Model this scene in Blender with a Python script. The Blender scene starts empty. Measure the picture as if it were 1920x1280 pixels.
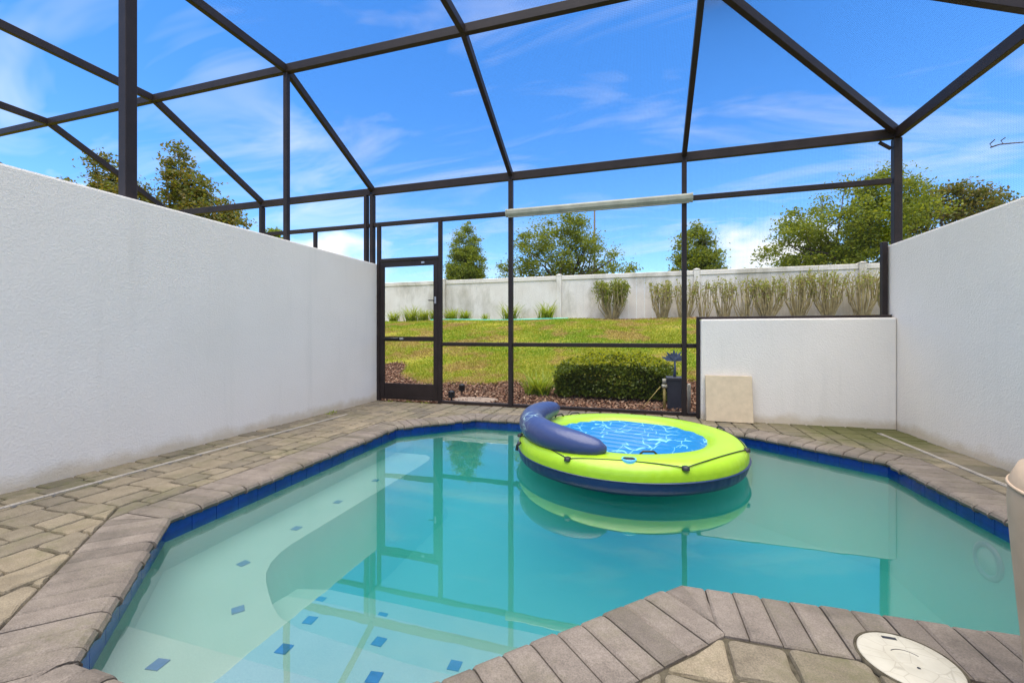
import bpy, bmesh, math, random
import numpy as np
from mathutils import Vector, Matrix

random.seed(7)
RNG = np.random.default_rng(7)
SC = bpy.context.scene
COL = SC.collection

# ------------------------------------------------------------------ camera, sky, sun, exposure
cam = bpy.data.cameras.new("camera")
cam.sensor_width = 36.0
cam.lens = 799.4 / 1920 * 36.0
cam.shift_y = -12.3 / 1920
cam.clip_start, cam.clip_end = 0.05, 2000
cam_o = bpy.data.objects.new("camera", cam)
COL.objects.link(cam_o)
cam_o.location = (0, 0, 1.0)
cam_o.rotation_euler = (math.radians(90), 0, 0.2909)
SC.camera = cam_o

SUN_ELEV, SUN_AZ = 81.0, 178.0      # azimuth measured from +Y towards +X
SUN_STRENGTH, SKY_STRENGTH, EXPOSURE = 4.2, 0.148, 1.0
w = bpy.data.worlds.new("World")
SC.world = w
w.use_nodes = True
w.cycles.sampling_method = "MANUAL"
w.cycles.sample_map_resolution = 512
nt = w.node_tree
nt.nodes.clear()


def node(tree, kind, **k):
    n = tree.nodes.new(kind)
    for a, b in k.items():
        setattr(n, a, b)
    return n


def math_n(tree, op, a, b=None, clamp=False):
    n = node(tree, "ShaderNodeMath", operation=op, use_clamp=clamp)
    for i, v in enumerate((a, b)):
        if v is None:
            continue
        if isinstance(v, (int, float)):
            n.inputs[i].default_value = v
        else:
            tree.links.new(v, n.inputs[i])
    return n.outputs[0]


def ramp(tree, fac, stops, interp="LINEAR"):
    n = node(tree, "ShaderNodeValToRGB")
    n.color_ramp.interpolation = interp
    cr = n.color_ramp
    while len(cr.elements) < len(stops):
        cr.elements.new(0.5)
    for e, (p, c) in zip(cr.elements, stops):
        e.position = p
        e.color = (c, c, c, 1) if isinstance(c, (int, float)) else (*c, 1)
    tree.links.new(fac, n.inputs[0])
    return n.outputs[0]


def mix(tree, fac, a, b, blend="MIX"):
    n = node(tree, "ShaderNodeMix", data_type="RGBA", blend_type=blend)
    for s, v in ((n.inputs[0], fac), (n.inputs[6], a), (n.inputs[7], b)):
        if isinstance(v, (int, float)):
            s.default_value = v
        elif isinstance(v, tuple):
            s.default_value = (*v, 1) if len(v) == 3 else v
        else:
            tree.links.new(v, s)
    return n.outputs[2]


def build_world():
    L = nt.links.new
    sky = node(nt, "ShaderNodeTexSky", sky_type="NISHITA")
    sky.sun_disc = False
    sky.sun_elevation = math.radians(SUN_ELEV)
    sky.sun_rotation = math.radians(SUN_AZ)
    sky.altitude = 0
    sky.air_density = 1.0
    sky.dust_density = 0.25
    sky.ozone_density = 4.0
    hs = node(nt, "ShaderNodeHueSaturation")
    hs.inputs["Saturation"].default_value = 1.30
    hs.inputs["Hue"].default_value = 0.506
    L(sky.outputs[0], hs.inputs["Color"])
    tc = node(nt, "ShaderNodeTexCoord")
    sep = node(nt, "ShaderNodeSeparateXYZ")
    L(tc.outputs["Generated"], sep.inputs[0])
    zc = math_n(nt, "MAXIMUM", sep.outputs[2], 0.0)
    den = math_n(nt, "ADD", zc, 0.16)
    cx = math_n(nt, "DIVIDE", sep.outputs[0], den)
    cy = math_n(nt, "DIVIDE", sep.outputs[1], den)
    cmb = node(nt, "ShaderNodeCombineXYZ")
    L(cx, cmb.inputs[0]); L(cy, cmb.inputs[1])
    # thin high cirrus, drawn out along one direction
    mp = node(nt, "ShaderNodeMapping")
    mp.inputs["Rotation"].default_value = (0, 0, math.radians(-4))
    mp.inputs["Scale"].default_value = (0.75, 1.9, 1)
    mp.inputs["Location"].default_value = (1.7, 3.1, 0.4)
    L(cmb.outputs[0], mp.inputs[0])
    n1 = node(nt, "ShaderNodeTexNoise")
    n1.inputs["Scale"].default_value = 1.6
    n1.inputs["Detail"].default_value = 4
    n1.inputs["Roughness"].default_value = 0.58
    n1.inputs["Distortion"].default_value = 0.7
    L(mp.outputs[0], n1.inputs["Vector"])
    cir = ramp(nt, n1.outputs[0], [(0.47, 0.0), (0.82, 0.52)])
    # heaped cumulus low over the horizon
    mp2 = node(nt, "ShaderNodeMapping")
    mp2.inputs["Scale"].default_value = (3.1, 3.1, 6.0)
    mp2.inputs["Rotation"].default_value = (0, 0, math.radians(10.5))
    mp2.inputs["Location"].default_value = (7.7, 5.8, 0.25)
    L(tc.outputs["Generated"], mp2.inputs[0])
    n2 = node(nt, "ShaderNodeTexNoise")
    n2.inputs["Scale"].default_value = 1.0
    n2.inputs["Detail"].default_value = 5
    n2.inputs["Roughness"].default_value = 0.5
    L(mp2.outputs[0], n2.inputs["Vector"])
    low = ramp(nt, sep.outputs[2], [(0.0, 1.0), (0.10, 1.0), (0.30, 0.0)])
    pen = math_n(nt, "MULTIPLY", math_n(nt, "SUBTRACT", 1.0, low), 0.34)
    cum = ramp(nt, math_n(nt, "SUBTRACT", n2.outputs[0], pen), [(0.41, 0.0), (0.51, 0.95)])
    cov = math_n(nt, "MAXIMUM", cir, cum)
    shade = ramp(nt, n2.outputs[0], [(0.45, (3.5, 3.6, 3.8)), (0.7, (4.6, 4.6, 4.6))])
    col = mix(nt, cov, hs.outputs[0], shade)
    bg = node(nt, "ShaderNodeBackground")
    bg.inputs["Strength"].default_value = SKY_STRENGTH
    L(col, bg.inputs["Color"])
    out = node(nt, "ShaderNodeOutputWorld")
    L(bg.outputs[0], out.inputs[0])


build_world()
sun = bpy.data.lights.new("sun", "SUN")
sun.energy = SUN_STRENGTH
sun.angle = math.radians(75)
sun.color = (1.0, 0.92, 0.80)
sun_o = bpy.data.objects.new("sun", sun)
COL.objects.link(sun_o)
_e, _a = math.radians(SUN_ELEV), math.radians(SUN_AZ)
_d = Vector((math.sin(_a) * math.cos(_e), math.cos(_a) * math.cos(_e), math.sin(_e)))
sun_o.rotation_euler = _d.to_track_quat("Z", "Y").to_euler()
vs = SC.view_settings
vs.view_transform, vs.look, vs.exposure, vs.gamma, vs.use_curve_mapping = "Standard", "None", EXPOSURE, 1.0, False
SC.render.engine = "CYCLES"
SC.cycles.use_denoising = True
SC.cycles.max_bounces = 7
SC.cycles.diffuse_bounces = 3
SC.cycles.volume_bounces = 2
SC.cycles.transparent_max_bounces = 16
SC.cycles.caustics_reflective = False


# ------------------------------------------------------------------ materials
def new_mat(name):
    m = bpy.data.materials.new(name)
    m.use_nodes = True
    t = m.node_tree
    b = t.nodes["Principled BSDF"]
    return m, t, b


def noise(t, scale, detail=4, rough=0.5, vec=None, dist=0.0):
    n = node(t, "ShaderNodeTexNoise")
    n.inputs["Scale"].default_value = scale
    n.inputs["Detail"].default_value = detail
    n.inputs["Roughness"].default_value = rough
    n.inputs["Distortion"].default_value = dist
    if vec is None:
        tc = t.nodes.get("TC") or node(t, "ShaderNodeTexCoord", name="TC")
        vec = tc.outputs["Object"]
    t.links.new(vec, n.inputs["Vector"])
    return n.outputs[0]


def bump(t, b, height, strength, dist=0.01):
    n = node(t, "ShaderNodeBump")
    n.inputs["Strength"].default_value = strength
    n.inputs["Distance"].default_value = dist
    t.links.new(height, n.inputs["Height"])
    t.links.new(n.outputs[0], b.inputs["Normal"])


def objz(t):
    tc = t.nodes.get("TC") or node(t, "ShaderNodeTexCoord", name="TC")
    s = node(t, "ShaderNodeSeparateXYZ")
    t.links.new(tc.outputs["Object"], s.inputs[0])
    return s.outputs


def rand_obj(t):
    return node(t, "ShaderNodeObjectInfo").outputs["Random"]


def plain(name, col, rough=0.5, metal=0.0, spec=0.5, var=0.0, vscale=8):
    m, t, b = new_mat(name)
    b.inputs["Roughness"].default_value = rough
    b.inputs["Metallic"].default_value = metal
    b.inputs["Specular IOR Level"].default_value = spec
    if var:
        f = noise(t, vscale, 5, 0.6)
        lo = tuple(c * (1 - var) for c in col)
        hi = tuple(min(1, c * (1 + var)) for c in col)
        t.links.new(ramp(t, f, [(0.3, lo), (0.7, hi)]), b.inputs["Base Color"])
    else:
        b.inputs["Base Color"].default_value = (*col, 1)
    return m


def stucco_mat():
    m, t, b = new_mat("stucco_white")
    xyz = objz(t)
    big = noise(t, 0.9, 6, 0.6)
    base = ramp(t, big, [(0.3, (0.75, 0.685, 0.59)), (0.7, (0.805, 0.735, 0.64))])
    # vertical weather streaks
    tc = t.nodes["TC"]
    mp = node(t, "ShaderNodeMapping")
    mp.inputs["Scale"].default_value = (3.0, 3.0, 0.22)
    t.links.new(tc.outputs["Object"], mp.inputs[0])
    st = noise(t, 2.2, 5, 0.6, mp.outputs[0])
    base = mix(t, math_n(t, "MULTIPLY", ramp(t, st, [(0.55, 0.0), (0.82, 1.0)]), 0.22), base, (0.50, 0.46, 0.39))
    # splash-back grime along the foot of the wall
    n2 = noise(t, 5.0, 6, 0.65)
    hgt = math_n(t, "SUBTRACT", xyz[2], math_n(t, "MULTIPLY", n2, 0.19))
    g = ramp(t, math_n(t, "ADD", hgt, 0.10), [(0.03, 1.0), (0.12, 0.0)])
    base = mix(t, math_n(t, "MULTIPLY", g, 0.6), base, (0.50, 0.38, 0.22))
    t.links.new(base, b.inputs["Base Color"])
    b.inputs["Roughness"].default_value = 0.9
    b.inputs["Specular IOR Level"].default_value = 0.2
    v = node(t, "ShaderNodeTexVoronoi")
    v.inputs["Scale"].default_value = 60
    wob = noise(t, 9, 3)
    t.links.new(tc.outputs["Object"], v.inputs["Vector"])
    k = math_n(t, "ADD", math_n(t, "MULTIPLY", noise(t, 75, 6, 0.65, None, 1.2), 1.0), math_n(t, "MULTIPLY", v.outputs["Distance"], 0.35))
    bump(t, b, k, 0.4, 0.008)
    return m


def paver_mat(name, ca, cb, moss):
    m, t, b = new_mat(name)
    r = rand_obj(t)
    base = ramp(t, r, [(0.0, ca), (0.35, cb), (0.7, tuple((x + y) / 2 * 1.12 for x, y in zip(ca, cb))), (1.0, tuple(x * 0.85 for x in ca))])
    f = noise(t, 9, 8, 0.7)
    base = mix(t, 0.8, base, ramp(t, f, [(0.25, 0.28), (0.75, 0.68)]), "SOFT_LIGHT")
    sp = noise(t, 210, 3, 0.6)
    base = mix(t, 0.5, base, ramp(t, sp, [(0.3, 0.2), (0.7, 0.8)]), "OVERLAY")
    ms = math_n(t, "MULTIPLY", ramp(t, noise(t, 2.3, 7, 0.7), [(0.47, 0.0), (0.66, 1.0)]), ramp(t, noise(t, 30, 5, 0.6), [(0.35, 0.2), (0.6, 1.0)]))
    base = mix(t, math_n(t, "MULTIPLY", ms, moss), base, (0.105, 0.098, 0.045))
    wet = math_n(t, "MULTIPLY", ramp(t, noise(t, 1.7, 6, 0.7, None, 0.6), [(0.54, 0.0), (0.66, 1.0)]), 0.45)
    base = mix(t, wet, base, (0.06, 0.052, 0.040))
    tc = t.nodes["TC"]
    ds = node(t, "ShaderNodeVectorMath", operation="DISTANCE")
    t.links.new(tc.outputs["Object"], ds.inputs[0])
    ds.inputs[1].default_value = (2.3, 5.3, 0)
    corner = ramp(t, math_n(t, "SUBTRACT", ds.outputs["Value"], math_n(t, "MULTIPLY", noise(t, 6, 5, 0.65), 0.9)), [(0.0, 1.0), (0.55, 0.0)])
    base = mix(t, math_n(t, "MULTIPLY", corner, 0.85), base, (0.075, 0.078, 0.018))
    t.links.new(base, b.inputs["Base Color"])
    b.inputs["Roughness"].default_value = 0.85
    b.inputs["Specular IOR Level"].default_value = 0.3
    h = math_n(t, "ADD", math_n(t, "MULTIPLY", noise(t, 120, 5, 0.7), 0.5), noise(t, 22, 5, 0.6))
    bump(t, b, h, 0.55, 0.006)
    return m


def leaf_mat(name, cols, trans=0.35, rough=0.5):
    m, t, b = new_mat(name)
    g = node(t, "ShaderNodeNewGeometry")
    n = len(cols)
    c = ramp(t, g.outputs["Random Per Island"], [(i / max(1, n - 1), k) for i, k in enumerate(cols)])
    t.links.new(c, b.inputs["Base Color"])
    b.inputs["Roughness"].default_value = rough
    b.inputs["Specular IOR Level"].default_value = 0.25
    tr = node(t, "ShaderNodeBsdfTranslucent")
    t.links.new(mix(t, 1.0, c, (1.25, 1.15, 0.5), "MULTIPLY"), tr.inputs[0])
    ms = node(t, "ShaderNodeMixShader")
    ms.inputs[0].default_value = trans
    t.links.new(b.outputs[0], ms.inputs[1])
    t.links.new(tr.outputs[0], ms.inputs[2])
    t.links.new(ms.outputs[0], t.nodes["Material Output"].inputs[0])
    return m


def water_mat():
    m, t, b = new_mat("pool_water")
    t.nodes.remove(b)
    lw = node(t, "ShaderNodeLayerWeight")
    lw.inputs["Blend"].default_value = 0.5
    bp = node(t, "ShaderNodeBump")
    bp.inputs["Strength"].default_value = 0.022
    bp.inputs["Distance"].default_value = 0.02
    t.links.new(noise(t, 2.6, 3, 0.5), bp.inputs["Height"])
    f = math_n(t, "ADD", math_n(t, "MULTIPLY", math_n(t, "POWER", lw.outputs["Facing"], 3.0), 0.28), 0.24, True)
    tr = node(t, "ShaderNodeBsdfTransparent")
    gl = node(t, "ShaderNodeBsdfGlossy")
    gl.inputs["Roughness"].default_value = 0.0
    t.links.new(bp.outputs[0], gl.inputs["Normal"])
    ms = node(t, "ShaderNodeMixShader")
    t.links.new(f, ms.inputs[0])
    t.links.new(tr.outputs[0], ms.inputs[1])
    t.links.new(gl.outputs[0], ms.inputs[2])
    out = t.nodes["Material Output"]
    t.links.new(ms.outputs[0], out.inputs["Surface"])
    va = node(t, "ShaderNodeVolumeAbsorption")
    va.inputs["Color"].default_value = (0.05, 0.88, 0.80, 1)
    va.inputs["Density"].default_value = 0.9
    vsc = node(t, "ShaderNodeVolumeScatter")
    vsc.inputs["Color"].default_value = (0.10, 0.80, 0.66, 1)
    vsc.inputs["Density"].default_value = 0.70
    vsc.inputs["Anisotropy"].default_value = 0.2
    ash = node(t, "ShaderNodeAddShader")
    t.links.new(va.outputs[0], ash.inputs[0])
    t.links.new(vsc.outputs[0], ash.inputs[1])
    t.links.new(ash.outputs[0], out.inputs["Volume"])
    return m


def plaster_mat():
    m, t, b = new_mat("pool_plaster")
    f = noise(t, 3.0, 6, 0.6)
    base = ramp(t, f, [(0.3, (0.25, 0.31, 0.25)), (0.7, (0.29, 0.35, 0.285))])
    base = mix(t, 0.25, base, ramp(t, noise(t, 160, 3), [(0.35, 0.3), (0.65, 0.7)]), "OVERLAY")
    t.links.new(base, b.inputs["Base Color"])
    b.inputs["Roughness"].default_value = 0.7
    return m


def ground_mat():
    m, t, b = new_mat("lawn_soil")
    f = noise(t, 0.55, 6, 0.65)
    base = ramp(t, f, [(0.32, (0.26, 0.19, 0.08)), (0.47, (0.27, 0.24, 0.035)), (0.7, (0.19, 0.23, 0.025))])
    base = mix(t, 0.6, base, ramp(t, noise(t, 14, 6, 0.7), [(0.3, 0.25), (0.7, 0.75)]), "OVERLAY")
    t.links.new(base, b.inputs["Base Color"])
    b.inputs["Roughness"].default_value = 1.0
    b.inputs["Specular IOR Level"].default_value = 0.0
    bump(t, b, noise(t, 40, 5, 0.7), 0.8, 0.04)
    return m


def fence_mat():
    m, t, b = new_mat("fence_vinyl")
    xyz = objz(t)
    base = ramp(t, noise(t, 1.3, 5, 0.6), [(0.3, (0.69, 0.63, 0.54)), (0.7, (0.78, 0.735, 0.65))])
    tc = t.nodes["TC"]
    mp = node(t, "ShaderNodeMapping")
    mp.inputs["Scale"].default_value = (1.0, 1.0, 0.5)
    t.links.new(tc.outputs["Object"], mp.inputs[0])
    s = noise(t, 0.8, 7, 0.68, mp.outputs[0])
    base = mix(t, math_n(t, "MULTIPLY", ramp(t, s, [(0.46, 0.0), (0.62, 1.0)]), 0.75), base, (0.40, 0.36, 0.27))
    t.links.new(base, b.inputs["Base Color"])
    b.inputs["Roughness"].default_value = 0.55
    return m


def float_floor_mat():
    m, t, b = new_mat("float_floor_print")
    tc = node(t, "ShaderNodeTexCoord", name="TC")
    dn = node(t, "ShaderNodeTexNoise")
    dn.inputs["Scale"].default_value = 3.2
    dn.inputs["Detail"].default_value = 2
    t.links.new(tc.outputs["Object"], dn.inputs["Vector"])
    ad = node(t, "ShaderNodeVectorMath", operation="MULTIPLY_ADD")
    t.links.new(dn.outputs["Color"], ad.inputs[0])
    ad.inputs[1].default_value = (0.35, 0.35, 0.0)
    t.links.new(tc.outputs["Object"], ad.inputs[2])
    v = node(t, "ShaderNodeTexVoronoi", feature="DISTANCE_TO_EDGE")
    v.inputs["Scale"].default_value = 6.5
    t.links.new(ad.outputs[0], v.inputs["Vector"])
    line = ramp(t, v.outputs["Distance"], [(0.012, 1.0), (0.026, 0.0)])
    keep = ramp(t, noise(t, 2.2, 3), [(0.36, 0.0), (0.46, 1.0)])
    base = mix(t, math_n(t, "MULTIPLY", line, keep), (0.003, 0.15, 0.36), (0.16, 0.45, 0.60))
    t.links.new(base, b.inputs["Base Color"])
    b.inputs["Roughness"].default_value = 0.4
    return m


def pillow_mat():
    m, t, b = new_mat("float_pillow_vinyl")
    tc = node(t, "ShaderNodeTexCoord", name="TC")
    v = node(t, "ShaderNodeTexVoronoi", feature="DISTANCE_TO_EDGE")
    v.inputs["Scale"].default_value = 11
    dn = node(t, "ShaderNodeTexNoise")
    dn.inputs["Scale"].default_value = 7
    t.links.new(tc.outputs["Object"], dn.inputs["Vector"])
    ad = node(t, "ShaderNodeVectorMath", operation="MULTIPLY_ADD")
    t.links.new(dn.outputs["Color"], ad.inputs[0])
    ad.inputs[1].default_value = (0.2, 0.2, 0.2)
    t.links.new(tc.outputs["Object"], ad.inputs[2])
    t.links.new(ad.outputs[0], v.inputs["Vector"])
    line = ramp(t, v.outputs["Distance"], [(0.018, 1.0), (0.04, 0.0)])
    # one sprig motif only, on the left shoulder of the pillow
    ds = node(t, "ShaderNodeVectorMath", operation="DISTANCE")
    t.links.new(tc.outputs["Object"], ds.inputs[0])
    ds.inputs[1].default_value = (-0.87, 3.50, 0.21)
    spot = ramp(t, ds.outputs["Value"], [(0.13, 1.0), (0.17, 0.0)])
    base = mix(t, math_n(t, "MULTIPLY", math_n(t, "MULTIPLY", line, spot), 0.7), (0.036, 0.055, 0.145), (0.35, 0.52, 0.50))
    t.links.new(base, b.inputs["Base Color"])
    b.inputs["Roughness"].default_value = 0.34
    wr = node(t, "ShaderNodeTexNoise")
    wr.inputs["Scale"].default_value = 12
    t.links.new(tc.outputs["Object"], wr.inputs["Vector"])
    bump(t, b, wr.outputs[0], 0.25, 0.02)
    return m


def fabric_mat():
    m, t, b = new_mat("cover_fabric")
    base = ramp(t, noise(t, 4, 5, 0.6), [(0.3, (0.42, 0.305, 0.20)), (0.7, (0.50, 0.375, 0.255))])
    t.links.new(base, b.inputs["Base Color"])
    b.inputs["Roughness"].default_value = 0.9
    tc = t.nodes["TC"]
    bump(t, b, noise(t, 7, 4), 0.4, 0.02)
    return m


def grass_mat():
    m = leaf_mat("grass_blades", [(0.23, 0.29, 0.012), (0.31, 0.34, 0.016), (0.38, 0.37, 0.025), (0.19, 0.28, 0.012), (0.43, 0.38, 0.06)], 0.4, 0.6)
    t = m.node_tree
    tr = [n for n in t.nodes if n.type == "BSDF_TRANSLUCENT"][0]
    b = t.nodes["Principled BSDF"]
    src = b.inputs["Base Color"].links[0].from_socket
    dry = math_n(t, "MULTIPLY", ramp(t, noise(t, 0.8, 5, 0.65), [(0.50, 0.0), (0.57, 1.0)]), 0.85)
    lush = math_n(t, "MULTIPLY", ramp(t, noise(t, 0.55, 4, 0.6, None, 0.5), [(0.50, 0.0), (0.57, 1.0)]), 0.75)
    c = mix(t, dry, mix(t, lush, src, (0.19, 0.30, 0.010)), (0.40, 0.27, 0.085))
    t.links.new(c, b.inputs["Base Color"])
    t.links.new(c, tr.inputs[0])
    return m


M = {}
M["stucco"] = stucco_mat()
M["paver"] = paver_mat("paver_tumbled", (0.225, 0.182, 0.118), (0.125, 0.105, 0.074), 0.95)
M["coping"] = paver_mat("coping_concrete", (0.138, 0.114, 0.090), (0.172, 0.142, 0.113), 0.5)
M["sand"] = plain("joint_sand", (0.075, 0.065, 0.045), 1.0, spec=0.0, var=0.5, vscale=30)
M["bronze"] = plain("bronze_aluminium", (0.024, 0.016, 0.014), 0.5, 0.0, 0.25, 0.25, 5)
M["screen"] = plain("screen_fibre", (0.015, 0.015, 0.016), 0.8)
M["water"] = water_mat()
M["plaster"] = plaster_mat()
M["tile"] = plain("blue_tile", (0.004, 0.030, 0.21), 0.18, var=0.25, vscale=20)
M["trim_tile"] = plain("blue_trim_tile", (0.035, 0.075, 0.22), 0.2, var=0.3, vscale=30)
M["ground"] = ground_mat()
M["fence"] = fence_mat()
M["green_vinyl"] = plain("float_green_vinyl", (0.31, 0.51, 0.016), 0.3, var=0.04)
M["navy_vinyl"] = plain("float_navy_vinyl", (0.004, 0.022, 0.085), 0.35)
M["float_floor"] = float_floor_mat()
M["pillow"] = pillow_mat()
M["black"] = plain("black_rubber", (0.012, 0.012, 0.013), 0.5)
M["cup"] = plain("cup_blue", (0.10, 0.42, 0.62), 0.3)
def lid_mat():
    m, t, b = new_mat("cream_plastic")
    base = ramp(t, noise(t, 14, 5, 0.6), [(0.3, (0.36, 0.33, 0.25)), (0.7, (0.43, 0.40, 0.31))])
    v = node(t, "ShaderNodeTexVoronoi", feature="DISTANCE_TO_EDGE")
    v.inputs["Scale"].default_value = 17
    t.links.new(t.nodes["TC"].outputs["Object"], v.inputs["Vector"])
    crack = math_n(t, "MULTIPLY", ramp(t, v.outputs["Distance"], [(0.008, 1.0), (0.022, 0.0)]), 0.4)
    base = mix(t, crack, base, (0.20, 0.18, 0.13))
    t.links.new(base, b.inputs["Base Color"])
    b.inputs["Roughness"].default_value = 0.6
    return m


M["cream"] = lid_mat()
M["white_pl"] = plain("white_plastic", (0.31, 0.275, 0.225), 0.6, var=0.25, vscale=9)
M["cassette"] = plain("pale_awning_metal", (0.27, 0.27, 0.20), 0.5, var=0.22, vscale=7)
M["slab"] = plain("beige_slab", (0.58, 0.46, 0.30), 0.8, var=0.10, vscale=14)
M["fabric"] = fabric_mat()
M["mulch"] = leaf_mat("mulch_chips", [(0.10, 0.045, 0.025), (0.22, 0.11, 0.06), (0.33, 0.20, 0.12), (0.14, 0.07, 0.045), (0.42, 0.30, 0.20)], 0.0, 0.9)
M["mulch_base"] = plain("mulch_soil", (0.075, 0.04, 0.025), 1.0, spec=0.0, var=0.5, vscale=25)
M["grass"] = grass_mat()
M["hedge"] = leaf_mat("hedge_leaves", [(0.06, 0.10, 0.011), (0.115, 0.155, 0.015), (0.16, 0.195, 0.02), (0.08, 0.115, 0.013)], 0.42, 0.32)
M["sunlit_top"] = leaf_mat("hedge_sunlit_leaves", [(0.26, 0.31, 0.015), (0.36, 0.38, 0.02), (0.44, 0.42, 0.03)], 0.5, 0.4)  # lighter hedge leaf colours, sunlight on the top put into the colour
M["tree"] = leaf_mat("tree_leaves", [(0.11, 0.165, 0.018), (0.18, 0.225, 0.026), (0.25, 0.275, 0.036), (0.14, 0.19, 0.022)], 0.5)
M["conifer"] = leaf_mat("conifer_leaves", [(0.11, 0.17, 0.02), (0.20, 0.26, 0.025), (0.26, 0.29, 0.03), (0.15, 0.20, 0.04)], 0.45)
M["brown_tree"] = leaf_mat("olive_brown_leaves", [(0.085, 0.115, 0.022), (0.13, 0.15, 0.03), (0.20, 0.145, 0.04), (0.11, 0.135, 0.025)], 0.45)
M["shrub"] = leaf_mat("shrub_leaves", [(0.25, 0.29, 0.05), (0.36, 0.36, 0.09), (0.20, 0.25, 0.035), (0.40, 0.36, 0.12)], 0.4)
M["shrub_green"] = leaf_mat("shrub_green_leaves", [(0.13, 0.20, 0.02), (0.24, 0.29, 0.03), (0.33, 0.34, 0.06), (0.20, 0.24, 0.03)], 0.4)
M["stem"] = plain("shrub_stems", (0.34, 0.27, 0.13), 0.9, var=0.4, vscale=6)
M["tuft"] = leaf_mat("strap_leaves", [(0.16, 0.24, 0.015), (0.26, 0.34, 0.03), (0.34, 0.38, 0.05)], 0.45)
M["bark"] = plain("bark", (0.075, 0.058, 0.045), 0.95, var=0.4, vscale=5)
M["pot"] = plain("dark_pot", (0.035, 0.035, 0.045), 0.6, var=0.2)
M["blue_leaf"] = plain("blue_grey_metal", (0.075, 0.10, 0.17), 0.5, var=0.3, vscale=30)
M["brass"] = plain("yellowed_pipe", (0.48, 0.36, 0.10), 0.55, var=0.2)
M["hose"] = plain("teal_hose", (0.10, 0.50, 0.36), 0.5)
M["steel"] = plain("grey_steel", (0.45, 0.45, 0.46), 0.35, 0.8)
M["stone"] = plain("pale_stone", (0.27, 0.20, 0.14), 0.95, var=0.4, vscale=9)
M["wood_pole"] = plain("pole_wood", (0.10, 0.085, 0.07), 0.9)
M["ring"] = plain("light_ring", (0.14, 0.17, 0.18), 0.4)


# ------------------------------------------------------------------ mesh helpers
def obj(name, verts, faces, mat, parent=None, smooth=False, data=None):
    if data is None:
        me = bpy.data.meshes.new(name)
        me.from_pydata([tuple(map(float, v)) for v in verts], [], faces)
        if mat is not None:
            me.materials.append(M[mat] if isinstance(mat, str) else mat)
        if smooth:
            me.polygons.foreach_set("use_smooth", [True] * len(me.polygons))
        me.update()
    else:
        me = data
    o = bpy.data.objects.new(name, me)
    COL.objects.link(o)
    if parent is not None:
        o.parent = parent
        o.matrix_parent_inverse = world_of(parent).inverted()
    return o


def world_of(o):
    m = o.matrix_basis.copy()
    if o.parent:
        m = world_of(o.parent) @ o.matrix_parent_inverse @ m
    return m


def fast_obj(name, V, nper, mat, parent=None):
    """V (n*nper,3): n separate polygons of nper corners each"""
    V = np.ascontiguousarray(V, dtype=np.float32)
    n = len(V) // nper
    me = bpy.data.meshes.new(name)
    me.vertices.add(len(V))
    me.vertices.foreach_set("co", V.ravel())
    me.loops.add(len(V))
    me.loops.foreach_set("vertex_index", np.arange(len(V), dtype=np.int32))
    me.polygons.add(n)
    me.polygons.foreach_set("loop_start", np.arange(0, len(V), nper, dtype=np.int32))
    me.polygons.foreach_set("loop_total", np.full(n, nper, dtype=np.int32))
    me.materials.append(M[mat])
    me.update(calc_edges=True)
    return obj(name, None, None, None, parent, data=me)


def tag(o, label=None, cat=None, group=None, kind=None):
    for k, v in (("label", label), ("category", cat), ("group", group), ("kind", kind)):
        if v:
            o[k] = v
    return o


def empty(name, loc, label, cat, group=None):
    o = bpy.data.objects.new(name, None)
    COL.objects.link(o)
    o.location = loc
    return tag(o, label, cat, group)


BOXF = [(0, 3, 2, 1), (4, 5, 6, 7), (0, 1, 5, 4), (1, 2, 6, 5), (2, 3, 7, 6), (3, 0, 4, 7)]


def boxv(x0, x1, y0, y1, z0, z1):
    return [(x0, y0, z0), (x1, y0, z0), (x1, y1, z0), (x0, y1, z0), (x0, y0, z1), (x1, y0, z1), (x1, y1, z1), (x0, y1, z1)]


def bevel_mesh(o, width, seg=1):
    bm = bmesh.new()
    bm.from_mesh(o.data)
    bmesh.ops.bevel(bm, geom=bm.edges[:], offset=width, segments=seg, affect="EDGES", profile=0.6)
    bm.to_mesh(o.data)
    bm.free()
    o.data.update()
    return o


def box(name, x0, x1, y0, y1, z0, z1, mat, parent=None, bev=0.0, seg=1):
    o = obj(name, boxv(x0, x1, y0, y1, z0, z1), BOXF, mat, parent)
    if bev:
        bevel_mesh(o, bev, seg)
    return o


def beam(name, p0, p1, wid, hgt, mat, parent=None, bev=0.004):
    """box bar p0 -> p1; wid sideways, hgt in the upright direction across the bar"""
    p0, p1 = Vector(p0), Vector(p1)
    d = (p1 - p0).normalized()
    up = Vector((0, 0, 1)) if abs(d.z) < 0.9 else Vector((0, 1, 0))
    s = d.cross(up).normalized()
    u = s.cross(d).normalized()
    v = []
    for p in (p0, p1):
        for a, b in ((-1, -1), (1, -1), (1, 1), (-1, 1)):
            v.append(p + s * a * wid / 2 + u * b * hgt / 2)
    f = [(0, 1, 2, 3), (4, 7, 6, 5), (0, 4, 5, 1), (1, 5, 6, 2), (2, 6, 7, 3), (3, 7, 4, 0)]
    o = obj(name, v, f, mat, parent)
    if bev:
        bevel_mesh(o, bev)
    return o


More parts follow.
